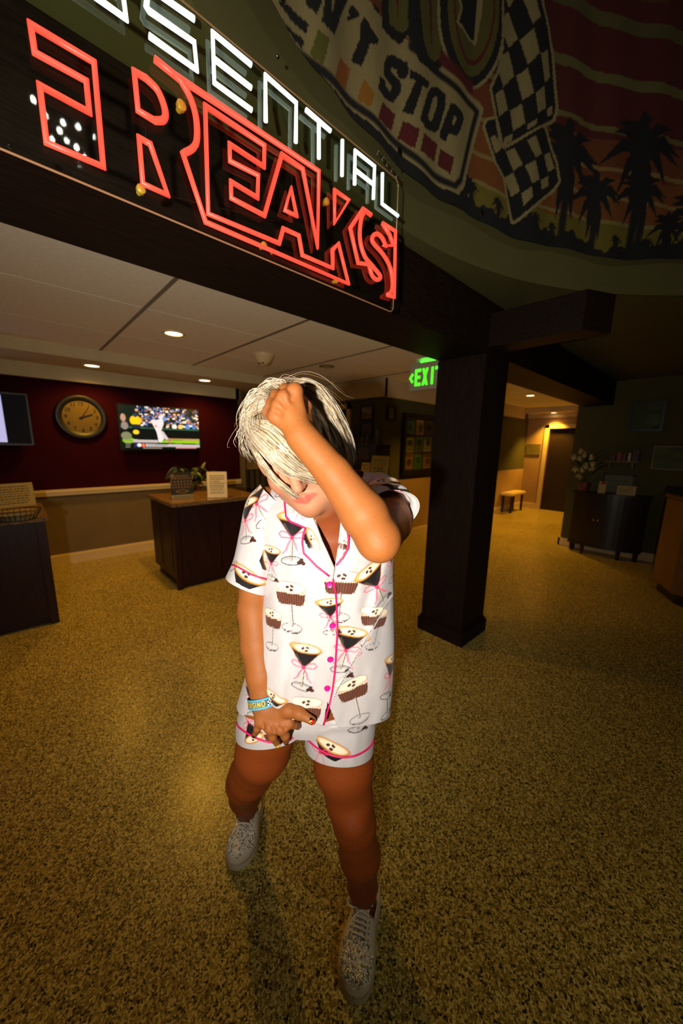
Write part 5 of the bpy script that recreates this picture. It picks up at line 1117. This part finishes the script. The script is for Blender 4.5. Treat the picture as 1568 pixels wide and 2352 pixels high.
def stamp(c, x, y, fn, ang=0., k=1.):
    """fn drawn upright in 'picture px'; ang turns it anticlockwise as seen from the front"""
    m = np.abs(c['px']-np.array((x, y))).max(1) < 30; m &= (c['N']@CF) < .1
    i = np.nonzero(m)[0]
    if not len(i): return
    i = i[np.argmin(((c['px'][i]-(x, y))**2).sum(1))]; o, n = c['V'][i], c['N'][i]
    near = np.linalg.norm(c['V']-o, axis=1) < .012; n = c['N'][near].mean(0); n /= np.linalg.norm(n)
    e1 = CR-n*(CR@n); e1 /= np.linalg.norm(e1); e2 = np.cross(n, e1); e2 = e2 if e2@CD < 0 else -e2
    a = math.radians(ang); f1, f2 = e1*math.cos(a)-(-e2)*math.sin(a)*1., e2*math.cos(a)-e1*math.sin(a)
    sel = np.nonzero((np.linalg.norm(c['V']-o, axis=1) < .105*k) & ((c['N']@n) > .15))[0]; q = c['V'][sel]-o; u = .00107*k
    p = Paint(q@f1/u, q@f2/u, (0, 0, 0)); p.c = c['col'][sel].copy(); fn(p); c['col'][sel] = p.c
for c, x, y, fn, ang, k in ((SHIRT, 668, 1388, coupe, 2, 1.0), (SHIRT, 697, 1527, martini, -6, .93), (SHIRT, 815, 1602, coupe, 12, 1.0), (SHIRT, 782, 1362, coupe, -5, 1.0), (SHIRT, 797, 1487, martini, -16, .95), (SHIRT, 672, 1226, martini, -4, 1.0),
                            (SHIRT, 862, 1342, martini, 26, .95), (SHIRT, 758, 1412, martini, 4, .72), (SHIRT, 866, 1440, coupe, -14, .8), (SHIRT, 896, 1548, martini, -18, .9), (SHIRT, 703, 1648, coupe, 0, .92), (SHIRT, 626, 1600, bowl, -20, .7), (SHIRT, 888, 1640, glassbase, 0, .9),
                            (SHIRT, 622, 1290, martini, 0, .7), (SHIRT, 625, 1440, coupe, 0, .8), (SHIRT, 900, 1290, martini, 10, .8), (SHIRT, 575, 1600, martini, 10, .7), (SHIRT, 640, 1110, martini, 20, .8),
                            (SLR, 588, 1152, martini, 22, .95), (SLR, 563, 1190, martini, 3, .92), (SLR, 565, 1322, bowl, -28, 1.0), (SLR, 612, 1290, bowl, -80, .6), (SLR, 530, 1260, coupe, 0, .8),
                            (SHL, 572, 1664, martini, -150, .8), (SHL, 628, 1698, coupe, 10, .6), (SHL, 668, 1690, bow, 30, .6), (SHR, 760, 1718, bowl, -22, 1.0), (SHR, 735, 1728, bow, 0, .8), (SHR, 822, 1675, glassbase, -4, .95), (SHR, 700, 1668, bowl, 80, .5),
                            (SLL, 878, 1105, bowl, 20, .9), (SLL, 906, 1130, martini, 30, .7)): stamp(c, x, y, fn, ang, k)
M['satin'] = mat('printed_satin', attr='col', rough=.34, spec=.5, sheen=.1, noise=.02, nscale=60, bump=.05, bscale=500)
def thick(o, t=.0014, off=-1.):
    md = o.modifiers.new('thickness', 'SOLIDIFY'); md.thickness = t; md.offset = off; return o
def cloth(name, c, label=None):
    used = np.unique(c['F']); mp = np.full(len(c['V']), -1); mp[used] = np.arange(len(used))
    o = link(name, fastmesh(name, c['V'][used]-PB, mp[c['F']], c['col'][used]), M['satin'], person, smooth=True); thick(o)
    if label: o['label'] = label
    return o
shirt = cloth('shirt', SHIRT, 'white satin short-sleeved pyjama shirt with cocktail print'); cloth('sleeve', SLR); cloth('sleeve', SLL)
def bvh(*cs):
    V, Fs, n = [], [], 0
    for c in cs: V.append(c['V']); Fs.append(c['F']+n); n += len(c['V'])
    V = np.concatenate(V); return BVHTree.FromPolygons([tuple(p) for p in V], [tuple(f) for f in np.concatenate(Fs)])
TREE = bvh(SHIRT, SLR); TSH = bvh(SHL, SHR)
FULL = dict(V=SHIRT['V'], F=grid_faces(390, 400, True)); TFULL = BVHTree.FromPolygons([tuple(p) for p in FULL['V']], [tuple(f) for f in FULL['F']])
def onto(tree, x, y, lift):
    r = Vector(ray(x, y)).normalized(); h = tree.ray_cast(Vector(CC), r)
    if h[0] is None: return None
    n = h[1] if h[1].dot(r) < 0 else -h[1]; return np.array(h[0]+n*lift)
def piping(name, P, tree, parent, r=.0023, lift=.0014, mt='pink'):
    Q = smooth_poly(P, 8); W_ = [onto(tree, x, y, lift) for x, y in Q]; W_ = [w_ for w_ in W_ if w_ is not None]
    if len(W_) > 3: return MB().tube(W_, r, 8).build(name, M[mt], parent, smooth='all')
M['pink'] = mat('pink_piping', lin((214, 26, 96)), .45, noise=.05)
M['button'] = mat('pink_button', lin((226, 20, 130)), .25, noise=.03, coat=.3)
def lapel(P, motifs, step=5.):
    P = np.asarray(P, float); lo, hi = P.min(0), P.max(0); pts = [tuple(p) for p in P]; n0 = len(pts)
    edges = []
    B_ = []
    for a, b in zip(P, np.roll(P, -1, 0)):
        m = max(1, int(np.linalg.norm(b-a)/step)); B_ += [tuple(a+(b-a)*k/m) for k in range(m)]
    nb = len(B_); pts = list(B_); edges = [(i, (i+1) % nb) for i in range(nb)]
    for x in np.arange(lo[0], hi[0], 2.2):
        for y in np.arange(lo[1], hi[1], 2.2):
            if inpoly(np.array([x]), np.array([y]), P)[0] and seg_d(np.array([x]), np.array([y]), list(map(tuple, np.vstack([P, P[:1]]))))[0][0] > 1.6: pts.append((x+random.uniform(-.2, .2), y))
    r = delaunay_2d_cdt([Vector(p) for p in pts], edges, [list(range(nb))], 1, 1e-4)
    P2 = np.array([tuple(v) for v in r[0]]); W_ = []; edge = seg_d(P2[:, 0], P2[:, 1], list(map(tuple, np.vstack([P, P[:1]]))))[0]
    for (x, y), e in zip(P2, edge):
        q = onto(TFULL, x, y, .0045+.0035*min(1, e/14.)); W_.append(q if q is not None else J(x, y, .77))
    V = np.array(W_); Fs = np.array([tuple(f) for f in r[2] if len(f) == 3]); c = dict(V=V, F=Fs, N=vnormals(V, Fs)); 
    if (c['N']@CF).mean() > 0: c['N'] = -c['N']; c['F'] = Fs[:, ::-1]
    c['px'] = P2; c['col'] = np.tile(lin((186, 181, 183)), (len(V), 1))
    for m in motifs: stamp(c, *m)
    o = link('lapel', fastmesh('lapel', V-origin(shirt), c['F'], c['col']), M['satin'], shirt, smooth=True); thick(o, .0016); return BVHTree.FromPolygons([tuple(p) for p in V], [tuple(f) for f in c['F']])
LL = [(652, 1140), (656, 1186), (671, 1204), (702, 1212), (697, 1226), (694, 1248), (698, 1272), (728, 1302), (764, 1330), (768, 1304), (742, 1245), (716, 1178), (700, 1140)]
LR = [(783, 1180), (797, 1215), (801, 1236), (799, 1262), (785, 1285), (768, 1303), (774, 1262), (781, 1205)]
tl = lapel(LL, [(718, 1238, bowl, -60, .62), (690, 1180, bow, 0, .5)]); tr = lapel(LR, [(789, 1262, coupe, -8, .45)])
for P, tre in ((LL[0:9], tl), (LR[0:6], tr)):
    Q = np.asarray(P, float); cen = np.mean(Q, 0); Q = Q+(cen-Q)/np.linalg.norm(cen-Q, axis=1, keepdims=True)*1.6
    W_ = []
    for i in range(len(Q)-1):
        for t in np.linspace(0, 1, 5, endpoint=False):
            q = onto(tre, *(Q[i]+(Q[i+1]-Q[i])*t), .0008)
            if q is not None: W_.append(q)
    if len(W_) > 3: MB().tube(W_, .0024, 8).build('piping', M['pink'], shirt, smooth='all')
piping('piping', [(764, 1328), (770, 1360), (773, 1400), (774, 1450), (771, 1500), (768, 1545), (762, 1590), (753, 1630), (743, 1664)], TREE, shirt)
piping('piping', [(752, 1614), (762, 1645), (779, 1675)], TREE, shirt)
piping('piping', [(534, 1298), (548, 1303), (580, 1320), (613, 1331)], TREE, shirt, r=.0021)
for x, y in ((756, 1342), (763, 1437), (758, 1514), (751, 1580)):
    c = onto(TREE, x, y, .001); n = -CF+CD*.1
    if c is not None:
        b = MB().lathe([(.0068, 0), (.0072, .0012), (.0066, .0026), (.0052, .0022), (.001, .0022)], c, n, 20).build('button', M['button'], shirt, smooth=True)
        for a in range(4): MB().lathe([(.0007, .002), (.0007, .0024)], c+camv(.0016*math.cos(a*1.571+.78), .0016*math.sin(a*1.571+.78), 0), n, 6).build('button_hole', M['pink'], b)
for nm, c, P in (('shorts_leg', SHL, [(544, 1660), (552, 1672), (580, 1690), (615, 1703), (650, 1702), (680, 1688), (697, 1668)]), ('shorts_leg', SHR, [(700, 1688), (715, 1706), (745, 1727), (780, 1738), (815, 1735), (845, 1718), (858, 1698)])):
    o = cloth(nm, c, 'white satin pyjama shorts leg with pink hem piping'); piping('hem_piping', P, TSH, o, r=.0024)
cloth('shorts_waist', SHW)
# ---- wristband
def wristband():
    a = J(607.5, 1606, .856); d = WR-J(599, 1545, .868); d = d/np.linalg.norm(d); d = d+CR*.02; d /= np.linalg.norm(d); e1 = CR-d*(CR@d); e1 /= np.linalg.norm(e1); e2 = np.cross(d, e1); e2 = e2 if e2@CF < 0 else -e2
    nu, nv, h, R_ = 420, 46, .022, .0385; P, T = np.meshgrid(np.linspace(0, 2*math.pi, nu, endpoint=False), np.linspace(0, 1, nv), indexing='ij'); P, T = P.ravel(), T.ravel(); 
    V = a+np.outer((T-.5)*h, d)+(np.cos(P)*R_)[:, None]*e1+(np.sin(P)*R_)[:, None]*e2
    # unrolled: x grows to the picture's right across the front (P = pi .. 0), y up
    x = (math.pi-P)*R_*1000; y = (.5-T)*h*1000+10.5; p = Paint(x, y, lin((64, 164, 206)))
    p.poly([(-60, 3.6), (160, 3.6), (160, 17.4), (-60, 17.4)], lin((40, 96, 120)))
    Yw, Bk = lin((214, 178, 40)), lin((40, 30, 20))
    def letter(S, x0):
        for s in S: p.line([(x0+u, 10.5+v) for u, v in s], 3.6, Bk)
        for s in S: p.line([(x0+u, 10.5+v) for u, v in s], 2.3, Yw)
    Lt = {'U': [[(0, 5), (0, -3), (1.5, -5), (4, -5), (5.4, -3), (5.4, 5)]], 'I': [[(0, 5), (0, -5)]], 'S': [[(5.4, 4), (4, 5), (1.4, 5), (0, 3.4), (0, 1.6), (5, -1.2), (5.2, -3.4), (4, -5), (1.2, -5), (0, -4)]], 'N': [[(0, -5), (0, 5), (5.4, -5), (5.4, 5)]], 'O': [[(6.4*math.cos(q)*.55+3.4, 5.4*math.sin(q)) for q in np.linspace(0, 6.28, 14)]], 'R': [[(0, -5), (0, 5), (4, 5), (5.4, 3.6), (5.2, 1), (0, .4), (5.4, -5)]], 'C': [[(5, 4), (3.4, 5), (1, 4.6), (0, 2), (0, -2), (1, -4.6), (3.4, -5), (5, -4)]]}
    cx = 8.
    for ch, w_ in (('C', 8.6), ('R', 9), ('U', 9), ('I', 4.6), ('S', 9), ('I', 4.6), ('N', 9.4), ('O', 11)): letter(Lt[ch], cx); cx += w_
    for i in range(7):
        for j in range(4): p.poly([(cx+2+i*3.4, 3.6+j*3.45), (cx+5.4+i*3.4, 3.6+j*3.45), (cx+5.4+i*3.4, 7.05+j*3.45), (cx+2+i*3.4, 7.05+j*3.45)], lin((18, 18, 20)) if (i+j) % 2 else lin((226, 226, 222)))
    p.poly([(cx+26, 3.6), (cx+40, 3.6), (cx+40, 17.4), (cx+26, 17.4)], lin((110, 34, 30)))
    o = link('wristband', fastmesh('wristband', V-PB, grid_faces(nu, nv, True), p.c), mat('woven_wristband', attr='col', rough=.6, bump=.2, bscale=900, noise=.05), person, smooth=True); thick(o, .0018, 1.); o['label'] = 'blue woven wristband with yellow lettering and chequers'
wristband()
# ---- painted nails
def nail(tip, base, col, flame=False, r=.0072):
    d = np.asarray(tip)-np.asarray(base); d /= np.linalg.norm(d); up = -CF-d*(-CF@d); up /= np.linalg.norm(up); sd = np.cross(d, up); c = np.asarray(tip)-d*.001+up*r*.42
    nu, nv = 18, 14; U_, T = np.meshgrid(np.linspace(-1, 1, nu), np.linspace(-1, 1, nv), indexing='ij'); U_, T = U_.ravel(), T.ravel(); wd = r*.86*np.sqrt(np.clip(1-np.abs(T)**5, 0, 1))+1e-5
    V = c+np.outer(T*.0085, d)+np.outer(U_*wd, sd)+np.outer(r*.62*(1-.7*U_**2)-.15*r*T*T, up); p = Paint(U_, T, lin(col))
    if flame: p.ell(0, .55, .8, .5, lin((190, 24, 20))); p.poly([(-.45, .0), (0, -.5), (.45, .0), (.25, .5), (0, .1), (-.25, .5)], lin((220, 170, 60))); p.ell(0, .2, .18, .25, lin((20, 16, 16)))
    o = link('fingernail', fastmesh('fingernail', V-PB, grid_faces(nu, nv), p.c), M['nail'], person, smooth=True); thick(o, .0009); return o
M['nail'] = mat('nail_varnish', attr='col', rough=.12, coat=.5, noise=.02)
nail(J(716, 1654, .799), J(686, 1638, .807), (16, 14, 14), True, .0092); nail(J(637, 1708, .840), J(626, 1692, .822), (222, 204, 96), False, .0078); nail(J(585, 1687, .850), J(591, 1673, .832), (24, 26, 24), False, .0068); nail(J(657, 1702, .848), J(655, 1690, .822), (18, 16, 16), False, .008); nail(J(684, 1668, .862), J(675, 1664, .832), (150, 60, 20), False, .008)
# ---- hair: a cap on the skull and strands that lie on it
CAP = [hell((0, -.016, .030), (.079, .096, .092), .02), hell((.02, -.062, -.01), (.062, .055, .075), .03), hell((0, .105, -.040), (.09, .068, .088), .02, -1), hell((.085, .01, -.05), (.03, .05, .05), .02, -1)]
HCV, HCF = surface_nets([(0, CAP)], .004)
SOLID = [(.01, HEADP), (.004, CAP)]
def hair_depth(x, y, d0=.40, d1=.86):
    R_ = CF+np.multiply.outer((x-784)/FPX, CR)+np.multiply.outer((y-1176)/FPX, CD); nr = np.linalg.norm(R_, axis=-1); t = np.full(x.shape, d0); best = np.full(x.shape, 9.); bt = np.full(x.shape, .66); hit = np.zeros(x.shape, bool)
    for _ in range(42):
        d = field(SOLID, CC+R_*t[..., None]); m = (d < best) & ~hit; best = np.where(m, d, best); bt = np.where(m, t, bt); hit |= d < .0015; t = np.where(hit, t, np.minimum(t+np.maximum(d, .002)/nr*.9, d1))
    return np.where(hit, t, bt)
def strands(A, B, n, lift, jit, r0, seed, npts=14, curl=0., extend=0.):
    r = np.random.default_rng(seed); A, B = np.asarray(A, float), np.asarray(B, float); k = len(A)
    t = r.random(n)[:, None, None]; P = A[None]*(1-t)+B[None]*t; ramp = np.linspace(.3, 1, k)[None, :, None]; P = P+r.normal(size=(n, 1, 2))*jit*ramp+r.normal(size=(n, k, 2))*jit*.30
    # vary where each strand starts and ends
    s0 = r.uniform(0, .18, n)[:, None]; s1 = 1+extend-r.uniform(0, .28, n)[:, None]; s = s0+(s1-s0)*np.linspace(0, 1, npts)[None]
    u = np.clip(s, 0, 1)*(k-1); i = np.clip(u.astype(int), 0, k-2); f = (u-i)[..., None]; I = np.arange(n)[:, None]
    p0, p1, p2, p3 = P[I, np.maximum(i-1, 0)], P[I, i], P[I, i+1], P[I, np.minimum(i+2, k-1)]
    Q = .5*(2*p1+(p2-p0)*f+(2*p0-5*p1+4*p2-p3)*f**2+(3*p1-p0-3*p2+p3)*f**3)
    if curl: Q = Q+curl*np.stack([np.sin(s*9+r.uniform(0, 6, n)[:, None]), np.cos(s*8+r.uniform(0, 6, n)[:, None])], -1)*s[..., None]
    ctrl = np.linspace(0, npts-1, 6).astype(int); dz = hair_depth(Q[:, ctrl, 0], Q[:, ctrl, 1]); D = np.stack([np.interp(np.arange(npts), ctrl, z) for z in dz]); lf = lift[0]+(lift[1]-lift[0])*r.random((n, 1))
    D = D-lf*np.sin(np.linspace(.25, 1.0, npts)*math.pi*.9)[None]-.002
    return deps(Q[..., 0], Q[..., 1], D), np.full(n, r0)*r.uniform(.6, 1.35, n), r.random(n)
def build_hair():
    S = [strands([(566, 960), (628, 974), (676, 1016), (702, 1048), (735, 1092)], [(563, 985), (588, 1022), (630, 1064), (674, 1092), (738, 1108)], 1250, (.001, .014), 4, .00085, 1),
         strands([(572, 1008), (598, 1046), (630, 1090), (658, 1116), (688, 1142)], [(566, 1010), (588, 1052), (616, 1096), (648, 1126), (684, 1150)], 170, (.006, .014), 1.5, .0008, 2),
         strands([(640, 948), (612, 938), (584, 946), (567, 962), (574, 990), (590, 1020)], [(632, 915), (602, 893), (578, 905), (564, 935), (560, 965), (566, 1000)], 620, (.002, .022), 6, .0009, 3, curl=3.),
         strands([(655, 915), (632, 888), (612, 884), (600, 900), (598, 925)], [(668, 900), (652, 880), (636, 878), (615, 895), (600, 915)], 300, (.004, .022), 6, .0009, 4, curl=4.),
         strands([(662, 896), (688, 872), (726, 884), (766, 935), (800, 1008), (809, 1066)], [(692, 905), (716, 918), (740, 950), (764, 985), (788, 1030), (802, 1068)], 700, (.001, .014), 5, .0009, 5),
         strands([(700, 880), (735, 905), (765, 950), (790, 1000), (806, 1060)], [(735, 930), (755, 965), (775, 1000), (792, 1040), (806, 1076)], 420, (.002, .012), 4, .00095, 6),
         strands([(690, 885), (740, 930), (770, 1000), (790, 1080)], [(760, 1000), (770, 1040), (780, 1070), (790, 1100)], 350, (.0, .006), 6, .001, 12),
         strands([(610, 900), (585, 925), (560, 970), (552, 998)], [(640, 880), (690, 868), (760, 885), (800, 930)], 70, (.004, .03), 16, .00035, 7, curl=8., extend=.1),
         strands([(570, 985), (556, 1000), (560, 1030), (580, 1070)], [(566, 975), (552, 985), (548, 1000), (556, 1020)], 60, (.006, .02), 6, .0005, 8, curl=4.),
         strands([(690, 1060), (712, 1080), (735, 1098), (752, 1112)], [(650, 1070), (680, 1092), (710, 1104), (745, 1112)], 120, (.001, .006), 3, .0006, 9)]
    V, Fs, Cc, n = [], [], [], 0; k = 4
    for P, R_, tone_ in S:
        N, m = P.shape[:2]; T = np.gradient(P, axis=1); T /= np.linalg.norm(T, axis=-1, keepdims=True)+1e-12; n1 = np.cross(T, CF); n1 /= np.linalg.norm(n1, axis=-1, keepdims=True)+1e-9; n2 = np.cross(T, n1)
        tp = np.interp(np.linspace(0, 1, m), [0, .15, .6, 1], [.6, 1, 1, .25]); rr = R_[:, None]*tp[None]; a = np.arange(k)*2*math.pi/k
        W_ = P[:, :, None]+(n1[:, :, None]*np.cos(a)[None, None, :, None]+n2[:, :, None]*np.sin(a)[None, None, :, None])*rr[..., None, None]
        V.append(W_.reshape(-1, 3)); I, Jx, Kx = np.meshgrid(np.arange(N), np.arange(m-1), np.arange(k), indexing='ij'); b = n+(I*m+Jx)*k; K2 = (Kx+1) % k; Fs.append(np.stack([b+Kx, b+K2, b+k+K2, b+k+Kx], -1).reshape(-1, 4)); n += N*m*k
        lo, hi, rt = lin((132, 108, 72)), lin((206, 195, 176)), lin((104, 78, 40)); base = lo+(hi-lo)*(tone_[:, None]**.7); base[tone_ > .93] = lin((120, 92, 50)); g = np.interp(np.linspace(0, 1, m), [0, .2, 1], [.45, .12, 0])[None, :, None]; cc = base[:, None]*(1-g)+rt*g; Cc.append(np.repeat(cc.reshape(-1, 3), k, 0))
    V.append(HCV); Fs.append(HCF+n); Cc.append(np.tile(lin((124, 100, 62)), (len(HCV), 1)))
    hm = mat('blonde_hair', attr='col', rough=.34, spec=.5, noise=.12, nscale=90)
    o = link('hair', fastmesh('hair', np.concatenate(V)-PB, np.concatenate(Fs), np.concatenate(Cc)), hm, person, smooth=True); o['label'] = 'short tousled blonde hair falling over the face'
build_hair()
# ---- shoes: white trainers with rhinestone toe caps
M['leather'] = mat('white_leather', lin((214, 200, 178)), .45, spec=.4, noise=.04, nscale=20, bump=.05, bscale=200)
M['rubber'] = mat('white_rubber_sole', lin((206, 194, 170)), .6, noise=.04)
M['lace'] = mat('cotton_lace', lin((222, 210, 188)), .8, bump=.3, bscale=700, noise=.04)
M['gem'] = mat('rhinestone', attr='col', rough=.25, metal=.15, spec=.9, noise=.02)
M['gem_bed'] = mat('grey_glitter_bed', lin((90, 86, 74)), .5, noise=.3, nscale=200)
M['tongue'] = mat('dark_green_lining', lin((30, 38, 28)), .7, noise=.1)
def shoe(toe, heel, L, side, label, loose):
    toe, heel = np.asarray(toe, float), np.asarray(heel, float); f = toe-heel; f[2] = 0; f /= np.linalg.norm(f); s = np.cross(f, Z); o = toe-f*L     # o: back of the heel on the floor; s: to the wearer's right
    W3 = lambda t, a, z: o+f*(t*L)+s*a+Z*z
    hw = lambda t: 1.14*(.0345+.0110*np.clip((t-.15)/.55, 0, 1))*(np.clip(1-np.abs(2*t-1)**(5 if t < .5 else 4.6), 0, 1))**.5*(1-.10*math.exp(-((t-.42)/.14)**2))
    bend = lambda t: side*.010*math.sin(math.pi*min(1, max(0, t)))-side*.004
    root = empty('shoe', np.array((*((toe+heel)/2)[:2], 0.))-PB); root.parent = person; root['label'] = label
    N = 40; ts = [.5-.5*math.cos(math.pi*i/(N-1)) for i in range(N)]
    out = [W3(t, hw(t)*1.07+bend(t), 0)[:2] for t in ts]+[W3(t, -hw(t)*1.07+bend(t), 0)[:2] for t in ts[::-1][1:-1]]
    inn = [W3(t, hw(t)*1.03+bend(t), 0)[:2] for t in ts]+[W3(t, -hw(t)*1.03+bend(t), 0)[:2] for t in ts[::-1][1:-1]]
    m = MB(); n = len(out); V = []; Fs = []
    for z, P in ((.0, inn), (.004, out), (.024, out), (.030, inn), (.030, [np.asarray(p)*.5+.5*np.mean(inn, 0) for p in inn])): V += [(*p, z) for p in P]
    for k in range(4):
        for i in range(n): j = (i+1) % n; Fs.append((k*n+i, k*n+j, (k+1)*n+j, (k+1)*n+i))
    Fs += [tuple(range(n))[::-1], tuple(range(4*n, 5*n))]; m.add(V, Fs); sole = m.build('sole', M['rubber'], root, smooth=True)
    # upper: arches from side to side
    hh = lambda t: float(np.interp(t, [0, .05, .2, .36, .46, .6, .72, .85, .95, 1.], [.060, .066, .054, .058, .072, .066, .055, .048, .041, .006]))
    na, nt = 44, 70; tt = np.concatenate([np.linspace(.012, .93, nt-14), 1-.07*(1-np.linspace(0, 1, 15)[1:])**2*1.-.0004]); V = np.zeros((nt, na, 3))
    for i, t in enumerate(tt):
        for j in range(na):
            a = math.pi*j/(na-1); ca, sa = math.cos(a), math.sin(a); w_ = hw(t)*1.02; V[i, j] = W3(t, bend(t)+w_*math.copysign(abs(ca)**.75, ca), .026+hh(t)*sa**.62)
    G = grid_faces(nt, na); ti, ji = np.meshgrid(tt[:-1], (np.arange(na-1)+.5)/(na-1), indexing='ij'); ti, ji = ti.ravel(), ji.ravel()
    opening = (ti > .035) & (ti < .42) & (np.abs(ji-.5) < .27) | (ti >= .42) & (ti < .66) & (np.abs(ji-.5) < .085)
    for nm, sel, mt in (('upper', ~opening, 'leather'),):
        Fq = G[sel]; u, inv = np.unique(Fq, return_inverse=True); up = link(nm, fastmesh(nm, V.reshape(-1, 3)[u]-origin(root), inv.reshape(-1, 4)), M[mt], root, smooth=True); thick(up, .003, 0)
    # tongue
    T = []; nt2 = 14
    for i in range(nt2):
        t = .70-.34*i/(nt2-1); lift = .0 if i < 9 else .004*(i-8)
        for j in range(7): q = (j-3)/3.; T.append(W3(t, bend(t)+q*.019, .026+hh(t)-.006+lift-.003*q*q))
    tg = link('tongue', fastmesh('tongue', np.array(T)-origin(root), grid_faces(nt2, 7)), M['leather'], root, smooth=True); thick(tg, .004)
    MB().add([W3(.71, bend(.7)+a, .026+hh(.70)-.002+.003) for a in (-.014, .014)]+[W3(.655, bend(.66)+a, .026+hh(.655)-.0015) for a in (.016, -.016)], [(0, 1, 2, 3)]).build('tongue_base', M['tongue'], root)
    # laces
    def vs(t, q): return W3(t, bend(t)+hw(t)*1.02*math.copysign(abs(math.cos(q))**.75, math.cos(q)), .026+hh(t)*math.sin(q)**.62+.0035)
    for k in range(5):
        t = .455+.046*k; P = [vs(t+.006, math.pi*x) for x in np.linspace(.36, .64, 9)]; P[0] = P[0]-Z*.004; P[-1] = P[-1]-Z*.004; P = [p+Z*.003*math.sin(math.pi*i/8) for i, p in enumerate(P)]
        MB().tube(P, .0030, 8).build('lace', M['lace'], root, smooth='all')
        for x in (.36, .64): MB().lathe([(.0022, 0), (.0036, .0006), (.0036, .0012), (.0022, .0014)], vs(t+.006, math.pi*x)-Z*.003, Z, 10).build('eyelet', M['chrome'], root, smooth=True)
        if k < 4 and k > 0: MB().lathe([(.0028, 0), (.0034, .001), (.0016, .0026), (.0003, .0030)], vs(t+.028, math.pi*.5)-Z*.0005, Z, 8).build('lace_gem', M['gem_plain'], root)
    b = vs(.44, math.pi*.5)+Z*.004; sd = s*loose
    for P in ([b, b+sd*.02+Z*.010-f*.006, b+sd*.042+Z*.012-f*.012, b+sd*.050+Z*.006-f*.004, b+sd*.038+Z*.002+f*.004, b+sd*.012+Z*.003], [b, b+sd*.012+Z*.006+f*.012, b+sd*.026+Z*.001+f*.034, b+sd*.034-Z*.006+f*.052], [b, b-sd*.014+Z*.005-f*.01, b-sd*.026+Z*.001-f*.02]):
        MB().tube(smooth_poly(P, 5), .0026, 7).build('lace_bow', M['lace'], root, smooth='all')
    # rhinestone toe cap
    bed = MB(); nq = 12
    Vb = [vs(t, math.pi*x)-Z*.0025 for t in np.linspace(.70, .93, nq) for x in np.linspace(.14, .86, 15)]; bed.add(Vb, grid_faces(nq, 15)); bedo = bed.build('toe_cap', M['gem_bed'], root, smooth=True)
    r = np.random.default_rng(31+side); V, Fs, Cc = [], [], []; pal = [lin(c)*k for c, k in (((255, 250, 236), 1.0), ((255, 240, 200), 1.), ((214, 226, 255), 1.), ((255, 222, 160), 1.), ((220, 255, 226), 1.), ((128, 122, 104), 1.))]
    for k in range(640):
        t, x = r.uniform(.66, .985), r.uniform(.12, .88)
        if ((t-.82)/.165)**2+((x-.5)/.41)**2 > 1.0: continue
        c = vs(t, math.pi*x)-Z*.001; e = .003; nrm = np.cross(vs(t+.01, math.pi*x)-c, vs(t, math.pi*(x+.01))-c); nrm = nrm/np.linalg.norm(nrm); nrm = nrm if nrm[2] > 0 else -nrm; nrm = nrm+r.normal(size=3)*.5; nrm /= np.linalg.norm(nrm)
        a1 = np.cross(nrm, f); a1 /= np.linalg.norm(a1); a2 = np.cross(nrm, a1); g = r.uniform(.0020, .0038); nn = len(V); V += [c+(a1*math.cos(q)+a2*math.sin(q))*g for q in np.arange(6)*math.pi/3]+[c+nrm*g*.55+(a1*math.cos(q)+a2*math.sin(q))*g*.55 for q in np.arange(6)*math.pi/3]
        Fs += [[nn+i, nn+(i+1) % 6, nn+6+(i+1) % 6, nn+6+i] for i in range(6)]+[[nn+6, nn+7, nn+8, nn+9], [nn+6, nn+9, nn+10, nn+11]]; Cc += [pal[r.choice(6, p=(.26, .14, .12, .1, .06, .32))]]*12
    ge = link('rhinestones', fastmesh('rhinestones', np.array(V)-origin(root), np.array(Fs), np.array(Cc)), M['gem'], bedo); ge['kind'] = 'stuff'
    # small dark maker's bar on the outer side
    q = .06 if side < 0 else .94
    MB().tube([vs(t, math.pi*(.5-.40*side))-Z*.001 for t in np.linspace(.50, .64, 6)], .0011, 6).build('side_mark', M['black'], root)
    return root
M['gem_plain'] = mat('lace_rhinestone', lin((240, 235, 225)), .08, metal=.9, noise=.02)
shoe(T1, H1, .250, 1, 'white trainer with rhinestone toe cap on the forward foot', 1.)
shoe(T2, H2, .250, -1, 'white trainer with rhinestone toe cap on the rear foot', 1.)
